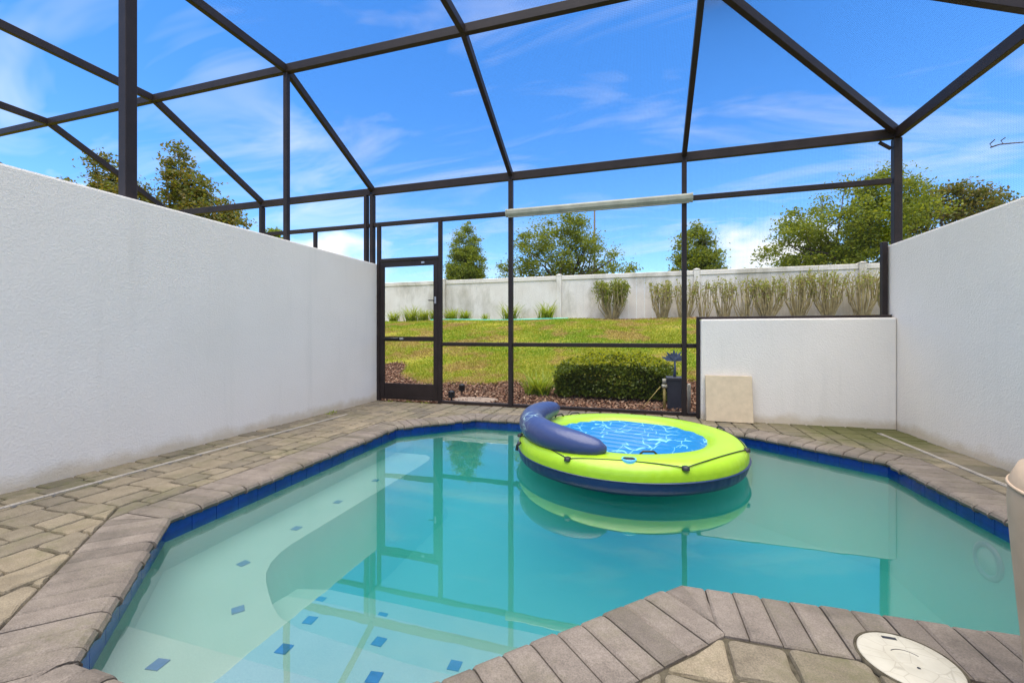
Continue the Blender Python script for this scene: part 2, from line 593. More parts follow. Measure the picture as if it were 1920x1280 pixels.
def tube_geo(pts, radii, k=8, closed=False):
    P = [Vector(p) for p in pts]
    n = len(P)
    if isinstance(radii, (int, float)):
        radii = [radii] * n
    V, F = [], []
    ref = Vector((0.13, 0.27, 0.95))
    for i in range(n):
        a = P[(i - 1) % n] if closed or i else P[0]
        b = P[(i + 1) % n] if closed or i < n - 1 else P[-1]
        d = (b - a).normalized()
        s = d.cross(ref)
        if s.length < 1e-3:
            s = d.cross(Vector((1, 0, 0)))
        s.normalize()
        u = s.cross(d)
        for j in range(k):
            t = 2 * math.pi * j / k
            V.append(P[i] + (s * math.cos(t) + u * math.sin(t)) * radii[i])
    m = n if closed else n - 1
    for i in range(m):
        for j in range(k):
            a, b = i * k + j, i * k + (j + 1) % k
            c, d = ((i + 1) % n) * k + (j + 1) % k, ((i + 1) % n) * k + j
            F.append((a, b, c, d))
    if not closed:
        F.append(tuple(range(k - 1, -1, -1)))
        F.append(tuple((n - 1) * k + j for j in range(k)))
    return V, F


def tube(name, pts, radii, mat, parent=None, k=8, closed=False):
    V, F = tube_geo(pts, radii, k, closed)
    return obj(name, V, F, mat, parent, smooth=True)


def revolve(name, prof, centre, mat, parent=None, k=64, a0=0.0, a1=2 * math.pi, smooth=True, pucker=0.0):
    """prof: list of (r, z); full turn"""
    V, F = [], []
    n = len(prof)
    for j in range(k):
        t = a0 + (a1 - a0) * j / k
        for i, (r, z) in enumerate(prof):
            if pucker:
                e = min(i, n - 1 - i)
                r += pucker * math.exp(-e / 2.2) * (math.sin(61 * t + 2 * math.sin(5 * t)) + 0.7 * math.sin(97 * t + 1.7)) * (1 if e else 0)
                r += 0.006 * math.sin(3 * t + 0.8) + 0.003 * math.sin(7 * t)
            V.append((centre[0] + r * math.cos(t), centre[1] + r * math.sin(t), centre[2] + z))
    for j in range(k):
        for i in range(n - 1):
            a, b = j * n + i, ((j + 1) % k) * n + i
            F.append((a, b, b + 1, a + 1))
    return obj(name, V, F, mat, parent, smooth=smooth)


def join_geo(parts):
    V, F = [], []
    for v, f in parts:
        o = len(V)
        V += list(v)
        F += [tuple(i + o for i in q) for q in f]
    return V, F


# ------------------------------------------------------------------ the patio and the pool
XL, XR, YB = -3.86, 2.615, 5.69          # inner faces of the side walls, line of the back screen
POOL = [(-1.67, 0.89), (-2.48, 1.71), (-2.55, 4.14), (-1.90, 4.82), (1.02, 4.83), (1.88, 4.12), (1.94, 2.55), (1.30, 1.88), (0.15, 1.87), (-0.84, 0.88)]
WATER_Z = -0.10


def line_isect(p, d, q, e):
    den = d[0] * e[1] - d[1] * e[0]
    t = ((q[0] - p[0]) * e[1] - (q[1] - p[1]) * e[0]) / den
    return (p[0] + d[0] * t, p[1] + d[1] * t)


def offset_poly(poly, off):
    """positive = outwards (poly runs clockwise seen from above)"""
    n = len(poly)
    L = []
    for i in range(n):
        a, b = poly[i], poly[(i + 1) % n]
        d = (b[0] - a[0], b[1] - a[1])
        l = math.hypot(*d)
        d = (d[0] / l, d[1] / l)
        nrm = (-d[1], d[0])
        L.append(((a[0] + nrm[0] * off, a[1] + nrm[1] * off), d))
    return [line_isect(*L[i - 1], *L[i]) for i in range(n)]


COPE = 0.30
OUT = offset_poly(POOL, COPE)
WALL = offset_poly(POOL, 0.03)           # face of the pool wall, set back under the bullnose

# bed of joint sand with a hole where the pool is
bm = bmesh.new()
ring1 = [bm.verts.new((x, y, -0.016)) for x, y in [(XL, -3.0), (XL, 5.66), (XR, 5.66), (XR, -3.0)]]
ring2 = [bm.verts.new((x, y, -0.016)) for x, y in offset_poly(POOL, 0.2)]
es = [bm.edges.new((r[i], r[(i + 1) % len(r)])) for r in (ring1, ring2) for i in range(len(r))]
bmesh.ops.triangle_fill(bm, edges=es, use_beauty=True)
for f in bm.faces:
    if f.normal.z < 0:
        f.normal_flip()
me = bpy.data.meshes.new("patio_floor")
bm.to_mesh(me)
bm.free()
me.materials.append(M["sand"])
patio = obj("patio_floor", None, None, None, data=me)
tag(patio, "tan tumbled paver patio around the pool", kind="structure")

pool = empty("swimming_pool", (-0.3, 2.8, -0.8), "irregular swimming pool with blue waterline tile and brown paver coping", "pool")


def clip(poly, p, d, keep_left):
    """clip a convex polygon by the line p + t d"""
    out = []
    s = 1 if keep_left else -1
    side = [s * (d[0] * (q[1] - p[1]) - d[1] * (q[0] - p[0])) for q in poly]
    for i in range(len(poly)):
        a, b, sa, sb = poly[i], poly[(i + 1) % len(poly)], side[i], side[(i + 1) % len(poly)]
        if sa >= 0:
            out.append(a)
        if (sa > 1e-9 and sb < -1e-9) or (sa < -1e-9 and sb > 1e-9):
            t = sa / (sa - sb)
            out.append((a[0] + (b[0] - a[0]) * t, a[1] + (b[1] - a[1]) * t))
    return out


def area(p):
    return 0.5 * sum(p[i][0] * p[(i + 1) % len(p)][1] - p[(i + 1) % len(p)][0] * p[i][1] for i in range(len(p)))


# convex pieces of the outer coping outline (both run clockwise -> inside is on the right)
iL = line_isect(OUT[8], (OUT[9][0] - OUT[8][0], OUT[9][1] - OUT[8][1]), OUT[0], (1, 0))
split_top = (OUT[8][0], OUT[4][1])
CONV = [
    [OUT[0], OUT[1], OUT[2], OUT[3], (OUT[8][0], OUT[3][1] + (OUT[4][1] - OUT[3][1]) * 0.8), OUT[8], OUT[9]],
    [OUT[8], (OUT[8][0], OUT[3][1] + (OUT[4][1] - OUT[3][1]) * 0.8), OUT[4], OUT[5], OUT[6], OUT[7]],
]


def subtract(polys, C):
    res = []
    for p in polys:
        ov = p
        for i in range(len(C)):
            a, b = C[i], C[(i + 1) % len(C)]
            ov = clip(ov, a, (b[0] - a[0], b[1] - a[1]), False)
            if len(ov) < 3:
                break
        if len(ov) < 3 or abs(area(ov)) < 1e-5:
            res.append(p)
            continue
        rest = p
        for i in range(len(C)):
            a, b = C[i], C[(i + 1) % len(C)]
            d = (b[0] - a[0], b[1] - a[1])
            o = clip(rest, a, d, True)
            if len(o) >= 3 and abs(area(o)) > 4e-4:
                res.append(o)
            rest = clip(rest, a, d, False)
            if len(rest) < 3:
                break
    return res


def paver_geo(poly, gap, rnd, bevel, z, tilt, depth=0.05, wob=0.006):
    """a tumbled block: inset outline with knocked-off corners, rounded arris"""
    n = len(poly)
    if area(poly) < 0:
        poly = poly[::-1]
    cx = sum(p[0] for p in poly) / n
    cy = sum(p[1] for p in poly) / n
    L = []
    for i in range(n):
        a, b = poly[i], poly[(i + 1) % n]
        d = (b[0] - a[0], b[1] - a[1])
        l = math.hypot(*d)
        if l < 0.012:
            continue
        d = (d[0] / l, d[1] / l)
        L.append(((a[0] - d[1] * gap, a[1] + d[0] * gap), d))
    n = len(L)
    if n < 3:
        return None
    try:
        C = [line_isect(*L[i - 1], *L[i]) for i in range(n)]
    except ZeroDivisionError:
        return None
    if area(C) < 5e-4:
        return None
    ringo = []
    for i in range(n):
        a, c, b = C[i - 1], C[i], C[(i + 1) % n]
        la, lb = math.hypot(a[0] - c[0], a[1] - c[1]), math.hypot(b[0] - c[0], b[1] - c[1])
        r = min(rnd * random.uniform(0.6, 1.6), la * 0.3, lb * 0.3)
        pa = (c[0] + (a[0] - c[0]) / la * r, c[1] + (a[1] - c[1]) / la * r)
        pb = (c[0] + (b[0] - c[0]) / lb * r, c[1] + (b[1] - c[1]) / lb * r)
        pm = ((pa[0] + pb[0]) * 0.32 + c[0] * 0.36, (pa[1] + pb[1]) * 0.32 + c[1] * 0.36)
        ringo += [pa, pm, pb]
        if lb > 0.09:
            m = ((c[0] + b[0]) / 2, (c[1] + b[1]) / 2)
            nx, ny = (b[1] - c[1]) / lb, -(b[0] - c[0]) / lb
            k = random.uniform(-wob, 0)
            ringo.append((m[0] + nx * k, m[1] + ny * k))
    k = len(ringo)
    V, F = [], []

    def top(x, y, dz):
        return z + dz + tilt[0] * (x - cx) + tilt[1] * (y - cy)

    for f_in, dz in ((0.0, -depth), (0.0, -bevel), (bevel * 0.35, -bevel * 0.3), (bevel * 1.1, 0.0)):
        for x, y in ringo:
            dx, dy = cx - x, cy - y
            l = math.hypot(dx, dy) or 1
            s = min(f_in, l * 0.4)
            V.append((x + dx / l * s, y + dy / l * s, top(x, y, dz)))
    for r in range(3):
        for i in range(k):
            a, b = r * k + i, r * k + (i + 1) % k
            F.append((a, b, b + k, a + k))
    F.append(tuple(range(3 * k, 4 * k)))
    return V, F


def in_view(x, y, z=0.0):
    s, c = math.sin(0.2909), math.cos(0.2909)
    d, l = -s * x + c * y, c * x + s * y
    if d < 0.5:
        return False
    px, py = 960 + 799.4 * l / d, 627.7 - 799.4 * (z - 1) / d
    return -150 < px < 2070 and py < 1440


def build_pavers():
    hidden = []
    x = XL
    widths = [0.165, 0.205, 0.18, 0.225, 0.165]
    i = 0
    R = random.Random(12)
    while x < XR - 0.02:
        wd = widths[i % 5]
        i += 1
        x1 = min(x + wd, XR)
        if XR - x1 < 0.06:
            x1 = XR
        y = -0.35 - R.random() * 0.25
        while y < 5.655:
            ln = R.choice([0.14, 0.17, 0.20, 0.24, 0.28])
            y1 = min(y + ln, 5.655)
            if 5.655 - y1 < 0.07:
                y1 = 5.655
            sk = R.uniform(-0.008, 0.008)
            polys = [[(x, y), (x1, y + sk), (x1, y1 + sk if y1 < 5.65 else y1), (x, y1)]]
            for C in CONV:
                polys = subtract(polys, C)
            for p in polys:
                if abs(area(p)) < 0.0012:
                    continue
                g = paver_geo(p, 0.0034, 0.017, 0.013, R.uniform(-0.004, 0.001), (R.uniform(-0.02, 0.02), R.uniform(-0.02, 0.02)))
                if not g:
                    continue
                mx, my = sum(q[0] for q in p) / len(p), sum(q[1] for q in p) / len(p)
                if in_view(mx, my):
                    obj("paver", *g, "paver", patio)
                else:
                    hidden.append(g)
            y = y1
        x = x1
    if hidden:
        o = obj("paver_field", *join_geo(hidden), "paver", patio)
        o["kind"] = "stuff"


build_pavers()


def build_coping():
    n = len(POOL)
    # cross-section: t = distance outwards from the pool edge, z
    prof = [(COPE - 0.004, -0.055), (COPE - 0.004, -0.006), (COPE - 0.010, 0.0), (0.24, 0.0), (0.17, 0.0), (0.10, 0.0), (0.055, 0.0), (0.03, -0.003), (0.012, -0.012), (0.002, -0.027), (0.006, -0.043), (0.03, -0.055)]
    R = random.Random(5)
    for e in range(n):
        a, b = POOL[e], POOL[(e + 1) % n]
        ao, bo = OUT[e], OUT[(e + 1) % n]
        d = (b[0] - a[0], b[1] - a[1])
        l = math.hypot(*d)
        d = (d[0] / l, d[1] / l)
        nr = (-d[1], d[0])
        k0 = ((ao[0] - a[0]) * d[0] + (ao[1] - a[1]) * d[1]) / COPE
        k1 = ((bo[0] - b[0]) * d[0] + (bo[1] - b[1]) * d[1]) / COPE
        lo = lambda t: k0 * t
        hi = lambda t: l + k1 * t
        s_min, s_max = min(0, k0 * COPE), max(l, l + k1 * COPE)
        wd = 0.101
        cnt = max(1, round((s_max - s_min) / wd))
        wd = (s_max - s_min) / cnt
        for i in range(cnt):
            s0, s1 = s_min + i * wd + 0.0021, s_min + (i + 1) * wd - 0.0021
            V, F = [], []
            dz = R.uniform(-0.005, 0.0)
            dt = R.uniform(-0.008, 0.008)
            span = 0
            ch = 0.008
            rows = [(s0, 1.0), (s0 + ch, 0.0), (s1 - ch, 0.0), (s1, 1.0)]
            for s, edge in rows:
                for t, z in prof:
                    q = min(max(s, lo(t) + 0.001), hi(t) - 0.001)
                    tt = t + dt * (1 if t < 0.2 else 0)
                    drop = 0.006 * edge if t < COPE - 0.005 else 0
                    V.append((a[0] + d[0] * q + nr[0] * tt, a[1] + d[1] * q + nr[1] * tt, z + dz - drop))
            m = len(prof)
            width_in = min(max(s1, lo(0)), hi(0)) - min(max(s0, lo(0)), hi(0))
            width_out = min(max(s1, lo(COPE)), hi(COPE)) - min(max(s0, lo(COPE)), hi(COPE))
            if width_in < 0.01 and width_out < 0.01:
                continue
            for r in range(3):
                for j in range(m - 1):
                    F.append((r * m + j, r * m + j + 1, (r + 1) * m + j + 1, (r + 1) * m + j))
            F.append(tuple(range(m - 1, -1, -1)))
            F.append(tuple(range(3 * m, 4 * m)))
            obj("coping_stone", V, F, "coping", pool)


build_coping()


def strip_walls(name, poly, z0, z1, mat, parent):
    V = [(x, y, z) for x, y in poly for z in (z0, z1)]
    n = len(poly)
    F = [(2 * i, 2 * i + 1, 2 * ((i + 1) % n) + 1, 2 * ((i + 1) % n)) for i in range(n)]
    return obj(name, V, F, mat, parent)


def prism(name, poly, z0, z1, mat, parent, foot=None):
    n = len(poly)
    V = [(x, y, z0) for x, y in (foot or poly)] + [(x, y, z1) for x, y in poly]
    F = [tuple(range(n - 1, -1, -1)), tuple(range(n, 2 * n))] + [(i, (i + 1) % n, n + (i + 1) % n, n + i) for i in range(n)]
    o = obj(name, V, F, mat, parent)
    bm = bmesh.new()
    bm.from_mesh(o.data)
    bmesh.ops.recalc_face_normals(bm, faces=bm.faces)
    bm.to_mesh(o.data)
    bm.free()
    return o


FLOOR_Z = -0.90
# waterline tile: single tiles side by side along each wall
TILE_W = 0.152
for e in range(len(WALL)):
    a, b = Vector((*WALL[e], 0)), Vector((*WALL[(e + 1) % len(WALL)], 0))
    d = (b - a)
    l = d.length
    d.normalize()
    nr = Vector((d.y, -d.x, 0))          # into the pool
    cnt = max(1, round(l / TILE_W))
    for i in range(cnt):
        s0, s1 = l * i / cnt + 0.0015, l * (i + 1) / cnt - 0.0015
        V = []
        for off in (-0.02, 0.008):
            for s in (s0, s1):
                for z in (-0.140, -0.050):
                    V.append(a + d * s + nr * off + Vector((0, 0, z)))
        F = [(4, 5, 7, 6), (0, 2, 3, 1), (0, 1, 5, 4), (2, 6, 7, 3), (1, 3, 7, 5), (0, 4, 6, 2)]
        obj("waterline_tile", V, F, "tile", pool)
basin_v, basin_f = [], []
n = len(WALL)
for x, y in WALL:
    basin_v += [(x, y, FLOOR_Z), (x, y, -0.05)]
for i in range(n):
    basin_f.append((2 * i, 2 * i + 1, 2 * ((i + 1) % n) + 1, 2 * ((i + 1) % n)))
basin_f.append(tuple(2 * i for i in range(n)))
obj("basin", basin_v, basin_f, "plaster", pool)

# bench along the left wall and the corner steps
W0, W1, W2, W3 = WALL[0], WALL[1], WALL[2], WALL[3]


def smooth_poly(p):
    return p


bench_z = -0.30
BENCH = [(-2.62, 1.68), (-2.68, 4.10), (-2.64, 4.16), (-2.22, 4.16), (-2.14, 4.10), (-2.10, 4.0), (-2.09, 3.8), (-2.075, 2.15), (-2.06, 2.05), (-2.02, 1.94), (-1.96, 1.85), (-1.88, 1.775), (-1.79, 1.705), (-1.70, 1.64), (-1.60, 1.58), (-1.45, 1.54), (-0.9, 1.50), (0.05, 1.48), (-0.35, 1.0), (-0.65, 0.80), (-1.75, 0.80)]
prism("bench", BENCH, FLOOR_Z, bench_z, "plaster", pool, [(x, y) if x < -2.3 or y < 1.3 else ((x + 0.18, y + 0.06) if y > 1.72 else (x + 0.05, y + 0.04)) for x, y in BENCH])
prism("step", [(-2.20, 1.255), (-0.3, 1.255), (-0.65, 0.80), (-1.75, 0.80)], FLOOR_Z, -0.225, "plaster", pool)
prism("step", [(-1.90, 1.40), (-1.82, 1.84), (-1.66, 1.86), (0.2, 1.82), (-0.05, 1.4)], FLOOR_Z, -0.40, "plaster", pool)
prism("step", [(-2.0, 1.5), (-1.94, 2.05), (-1.75, 2.10), (0.20, 2.08), (0.20, 1.75), (0.0, 1.5)], FLOOR_Z, -0.50, "plaster", pool)
TT = [(-2.25, 2.79, bench_z, 4), (-2.21, 2.33, bench_z, 3), (-2.16, 1.885, bench_z, -10), (-1.82, 1.56, bench_z, -38), (-2.26, 3.3, bench_z, 3),
      (-1.715, 1.14, -0.225, 8), (-1.41, 1.42, bench_z, 5), (-0.965, 1.40, bench_z, 8), (-0.55, 1.40, bench_z, 4),
      (-1.55, 1.72, -0.40, 6), (-1.14, 1.69, -0.40, 0), (-0.75, 1.66, -0.40, 3),
      (-1.735, 2.00, -0.50, 4), (-1.32, 1.98, -0.50, 2), (-0.89, 1.94, -0.50, 0)]
for x, y, z, a in TT:
    c, s = math.cos(math.radians(a)), math.sin(math.radians(a))
    q = 0.026
    pl = [(x + c * u - s * v, y + s * u + c * v) for u, v in ((-q, -q), (q, -q), (q, q), (-q, q))]
    prism("trim_tile", pl, z - 0.004, z + 0.004, "trim_tile", pool)
# underwater lamp on the right-hand wall
lamp = revolve("pool_lamp", [(0.0, 0.02), (0.06, 0.018), (0.075, 0.005)], (0, 0, 0), "plaster", None, 28)
lamp.parent = pool
lamp.matrix_parent_inverse = world_of(pool).inverted()
lamp.matrix_basis = Matrix.Translation((1.955, 3.18, -0.32)) @ Matrix.Rotation(-math.pi / 2, 4, "Y")
rg = revolve("rim", [(0.072, 0.0), (0.078, 0.016), (0.092, 0.022), (0.108, 0.016), (0.112, 0.0)], (0, 0, 0), "ring", None, 28)
rg.parent = lamp
rg.matrix_basis = Matrix.Identity(4)

wv = offset_poly(POOL, 0.028)
water = prism("water", wv, FLOOR_Z - 0.3, WATER_Z, "water", None)
tag(water, "calm turquoise pool water reflecting the screen frame", kind="structure")

# ------------------------------------------------------------------ ground beyond the patio
def terrain_z(x, y):
    t = min(max((y - 7.2) / (16.0 - 7.2), 0), 1)
    s = t * t * (3 - 2 * t)
    t2 = 0.55 * t + 0.45 * s
    return -0.03 + 1.60 * t2 + 0.02 * math.sin(x * 1.3 + y * 0.7) * t


ys = list(np.arange(5.74, 17.6, 0.35)) + [20, 26, 40, 80, 160, 320, 700]
xs = [-500, -200, -90, -45] + list(np.arange(-30, 20.1, 0.8)) + [45, 90, 200, 500]
V = [(x, y, terrain_z(x, y)) for y in ys for x in xs]
nx = len(xs)
F = [(j * nx + i, j * nx + i + 1, (j + 1) * nx + i + 1, (j + 1) * nx + i) for j in range(len(ys) - 1) for i in range(nx - 1)]
o = obj("lawn_ground", V, F, "ground", smooth=True)
tag(o, "sloping lawn ground rising to the fence", kind="structure")
V, F = [], []
for x0, x1, y0, y1 in ((-500, XL - 0.2, -500, 5.74), (XR + 0.2, 500, -500, 5.74), (XL - 0.2, XR + 0.2, -500, -3.0)):
    k = len(V)
    V += [(x0, y0, -0.03), (x1, y0, -0.03), (x1, y1, -0.03), (x0, y1, -0.03)]
    F.append((k, k + 1, k + 2, k + 3))
tag(obj("yard_ground", V, F, "ground"), "level ground beside the patio walls", kind="structure")


# ------------------------------------------------------------------ stucco walls
def wall(name, x0, x1, y0, y1, z1, label):
    o = box(name, x0, x1, y0, y1, -0.25, z1, "stucco", None, 0.018, 2)
    return tag(o, label, "wall", "white stucco walls around the patio")


wall("stucco_wall", XL - 0.2, XL, -1.6, 5.72, 2.087, "long white stucco wall on the left with bronze posts on top")
wall("stucco_wall", XR, XR + 0.2, -1.6, 5.72, 1.985, "tall white stucco wall on the right beside the mossy corner")
wall("stucco_wall", 0.70, XR - 0.002, 5.50, 5.72, 1.185, "low white stucco wall at the back with a beige slab leaning on it")

# ------------------------------------------------------------------ screen enclosure
EZ, PZ, PY = 3.205, 4.095, 4.01
XS = [-3.95, -1.72, 0.53, 2.70]
cage = empty("screen_enclosure", (-0.6, YB, 0), "dark bronze aluminium screen enclosure over the pool", "enclosure")


def mesh_panel(name, corners, parent, step=0.014, wid=0.0008):
    """woven screen: strands as thin flat strips across a four-cornered opening"""
    A, B, C, D = [np.array(c, float) for c in corners]
    nu = max(2, int(max(np.linalg.norm(B - A), np.linalg.norm(C - D)) / step))
    nv = max(2, int(max(np.linalg.norm(D - A), np.linalg.norm(C - B)) / step))
    quads = []

    def pt(u, v):
        return (A * (1 - u) + B * u) * (1 - v) + (D * (1 - u) + C * u) * v

    for cnt, f in ((nu, lambda s, t: pt(s, t)), (nv, lambda s, t: pt(t, s))):
        side = f(1, 0.5) - f(0, 0.5)
        side = side / np.linalg.norm(side) * wid / 2
        for i in range(1, cnt):
            a, b = f(i / cnt, 0), f(i / cnt, 1)
            quads += [a - side, a + side, b + side, b - side]
    o = fast_obj(name, np.array(quads), 4, "screen", parent)
    o["kind"] = "stuff"
    return o


def build_cage():
    P = lambda *a, **k: beam(*a, mat="bronze", parent=cage, **k)
    h = 0.09
    # back posts
    for x, z0 in ((XS[0], 2.09), (XS[1], 0.0), (XS[2], 0.0)):
        P("post", (x, YB, z0), (x, YB, EZ - 0.055), 0.055, 0.085)
    P("post", (XS[3], YB, 1.985), (XS[3], YB, EZ - 0.055), 0.075, 0.075)
    P("corner_bracket", (XS[3] - 0.16, YB, EZ - 0.075), (XS[3] - 0.05, YB, EZ - 0.16), 0.03, 0.03)
    P("post", (-3.835, YB, 0.0), (-3.835, YB, 2.66), 0.05, 0.06)
    P("post", (-2.80, YB, 0.0), (-2.80, YB, 2.66), 0.05, 0.06)
    P("post", (0.675, YB - 0.1, 0.0), (0.675, YB - 0.1, 1.20), 0.035, 0.06)
    P("post", (2.575, YB - 0.02, 1.215), (2.575, YB - 0.02, 2.02), 0.05, 0.06)
    P("wall_rail", (0.66, YB - 0.10, 1.203), (2.60, YB - 0.10, 1.203), 0.06, 0.030)
    # eave, second rail, chair rail, sill (each bay its own length)
    for a, b in zip(XS[:-1], XS[1:]):
        P("eave_beam", (a, YB, EZ), (b, YB, EZ), 0.055, 0.11)
        P("upper_rail", (a + 0.0275, YB, 2.69), (b - (0.0275 if b < 2 else 0.05), YB, 2.69), 0.05, 0.06)
    P("chair_rail", (-2.775, YB, 0.865), (XS[1] - 0.03, YB, 0.865), 0.045, 0.055)
    P("chair_rail", (XS[1] + 0.03, YB, 0.865), (XS[2] - 0.03, YB, 0.865), 0.045, 0.055)
    P("chair_rail", (XS[2] + 0.03, YB, 0.865), (0.70, YB, 0.865), 0.045, 0.055)
    P("sill", (-2.775, YB, 0.022), (XS[1] - 0.03, YB, 0.022), 0.05, 0.04)
    P("sill", (XS[1] + 0.03, YB, 0.022), (XS[2] - 0.03, YB, 0.022), 0.05, 0.04)
    P("sill", (XS[2] + 0.03, YB, 0.022), (0.70, YB, 0.022), 0.05, 0.04)
    P("door_header", (-3.81, YB, 2.135), (-2.825, YB, 2.135), 0.05, 0.05)
    # rafters, purlin, flat beams
    for x in XS[:3]:
        P("rafter", (x, YB, EZ + 0.03), (x, PY, PZ), 0.055, h)
        P("roof_beam", (x, PY + 0.02, PZ), (x, -1.5, PZ), 0.055, h)
    for a, b in zip(XS[:2], XS[1:3]):
        P("purlin", (a, PY, PZ), (b, PY, PZ), 0.06, 0.095)
    P("hip_rafter", (XS[3], YB, EZ + 0.03), (XS[2], PY, PZ), 0.055, h)
    P("eave_beam", (XS[3], YB, EZ), (XS[3], -1.5, EZ), 0.055, 0.11)
    P("rafter", (XS[3], 3.80, EZ - 0.02), (XS[2], 3.80, PZ), 0.055, 0.10)
    P("rafter", (XS[3], 1.7, EZ - 0.02), (XS[2], 1.7, PZ), 0.055, 0.10)
    # posts standing on the side walls
    P("post", (-3.945, PY, 2.087), (-3.945, PY, PZ - 0.045), 0.055, 0.055)
    P("post", (-3.945, 2.40, 2.087), (-3.945, 2.40, PZ - 0.045), 0.085, 0.085)
    P("post", (XS[3], 1.7, 1.985), (XS[3], 1.7, EZ - 0.055), 0.055, 0.085)
    # woven screening
    g = 0.03
    bays = [(XS[0] + g, -3.86, 2.72, EZ - 0.055), (-3.81, -2.825, 2.16, 2.66), (-3.95, XS[1] - g, 2.72, EZ - 0.055), (-2.775, XS[1] - g, 0.893, 2.66), (-2.775, XS[1] - g, 0.042, 0.838)]
    bays += [(XS[1] + g, XS[2] - g, z0, z1) for z0, z1 in ((0.042, 0.838), (0.893, 2.66), (2.72, EZ - 0.055))]
    bays += [(XS[2] + g, 0.66, 0.042, 0.838), (XS[2] + g, 0.70, 0.893, 1.2), (XS[2] + g, 2.56, 1.22, 2.66), (XS[2] + g, XS[3] - 0.05, 2.72, EZ - 0.055)]
    for x0, x1, z0, z1 in bays[1:]:
        mesh_panel("screen_mesh", [(x0, YB, z0), (x1, YB, z0), (x1, YB, z1), (x0, YB, z1)], cage)
    for a, b in zip(XS[:2], XS[1:3]):
        mesh_panel("screen_mesh", [(a + g, YB, EZ), (b - g, YB, EZ), (b - g, PY, PZ), (a + g, PY, PZ)], cage)
        mesh_panel("screen_mesh", [(a + g, PY, PZ), (b - g, PY, PZ), (b - g, 0.3, PZ), (a + g, 0.3, PZ)], cage)
    mesh_panel("screen_mesh", [(XS[2] + g, YB, EZ), (XS[3], YB, EZ), (XS[2] + g, PY, PZ), (XS[2] + g, PY, PZ)], cage)
    mesh_panel("screen_mesh", [(XS[3], YB, EZ), (XS[3], 3.85, EZ), (XS[2], 3.85, PZ), (XS[2], PY, PZ)], cage)
    mesh_panel("screen_mesh", [(XS[3], 3.75, EZ), (XS[3], 1.7, EZ), (XS[2], 1.7, PZ), (XS[2], 3.75, PZ)], cage)
    mesh_panel("screen_mesh", [(XS[3], YB, 2.0), (XS[3], 1.7, 2.0), (XS[3], 1.7, EZ), (XS[3], YB, EZ)], cage)
    # the screen door
    door = box("screen_door", -3.806, -3.735, YB - 0.02, YB + 0.012, 0.03, 2.105, "bronze", cage, 0.003)
    D = lambda n, *a, **k: box(n, *a, mat="bronze", parent=door, bev=0.003)
    D("stile", -2.905, -2.83, YB - 0.02, YB + 0.012, 0.03, 2.105)
    D("top_rail", -3.735, -2.905, YB - 0.02, YB + 0.012, 2.03, 2.105)
    D("middle_rail", -3.735, -2.905, YB - 0.02, YB + 0.012, 0.905, 0.975)
    D("kick_plate", -3.735, -2.905, YB - 0.012, YB + 0.008, 0.05, 0.27)
    box("bottom_rail", -3.735, -2.905, YB - 0.02, YB + 0.012, 0.03, 0.075, "bronze", door)
    box("lock_plate", -2.885, -2.857, YB - 0.028, YB - 0.02, 1.46, 1.56, "steel", door)
    tube("handle", [(-2.90, YB - 0.03, 1.505), (-2.90, YB - 0.06, 1.505), (-2.96, YB - 0.065, 1.505)], 0.009, "black", door)
    tube("closer", [(-3.72, YB - 0.045, 0.945), (-3.47, YB - 0.045, 0.945)], 0.014, "black", door)
    box("closer_bracket", -3.45, -3.39, YB - 0.05, YB - 0.02, 0.93, 0.96, "steel", door)
    box("name_tag", -3.10, -3.05, YB - 0.025, YB - 0.02, 2.06, 2.085, "steel", door)
    mesh_panel("screen_mesh", [(-3.735, YB, 0.27), (-2.905, YB, 0.27), (-2.905, YB, 0.905), (-3.735, YB, 0.905)], door)
    mesh_panel("screen_mesh", [(-3.735, YB, 0.975), (-2.905, YB, 0.975), (-2.905, YB, 2.03), (-3.735, YB, 2.03)], door)


build_cage()


def build_neighbour_cage():
    c = empty("screen_enclosure", (-6.1, YB, 0), "dark bronze screen enclosure of the next patio beyond the left wall", "enclosure")
    P = lambda *a, **k: beam(*a, mat="bronze", parent=c, **k)
    nx_ = [-3.98, -6.11, -8.25, -10.4]
    for a, b in zip(nx_[:-1], nx_[1:]):
        P("eave_beam", (a, YB, EZ), (b, YB, EZ), 0.055, 0.105)
        P("purlin", (a, PY, PZ), (b, PY, PZ), 0.055, 0.09)
        P("upper_rail", (a - 0.03, YB, 2.69), (b + 0.03, YB, 2.69), 0.05, 0.06)
    for x in nx_[1:]:
        P("post", (x, YB, -0.02), (x, YB, EZ - 0.053), 0.055, 0.085)
        P("rafter", (x, YB, EZ + 0.03), (x, PY, PZ), 0.055, 0.09)
        P("roof_beam", (x, PY + 0.02, PZ), (x, -1.5, PZ), 0.055, 0.09)
    P("post", (-5.02, YB, -0.02), (-5.02, YB, 2.66), 0.045, 0.06)
    P("post", (-4.06, YB, -0.02), (-4.06, YB, EZ - 0.053), 0.05, 0.08)


build_neighbour_cage()

# pale roller housing fixed across the upper rail
cas = empty("awning_housing", (-0.55, YB - 0.06, 2.69), "pale green-grey roller housing fixed across the upper rail of the middle bay", "housing")
prof = [(-0.030, -0.052), (-0.075, -0.050), (-0.088, -0.02), (-0.086, 0.024), (-0.070, 0.048), (-0.030, 0.052)]


def extrude_x(name, prof, x0, x1, yc, zc, mat, parent):
    m = len(prof)
    V = [(x, yc + y, zc + z) for x in (x0, x1) for y, z in prof]
    F = [(j, (j + 1) % m, m + (j + 1) % m, m + j) for j in range(m)] + [tuple(range(m - 1, -1, -1)), tuple(range(m, 2 * m))]
    return obj(name, V, F, mat, parent)


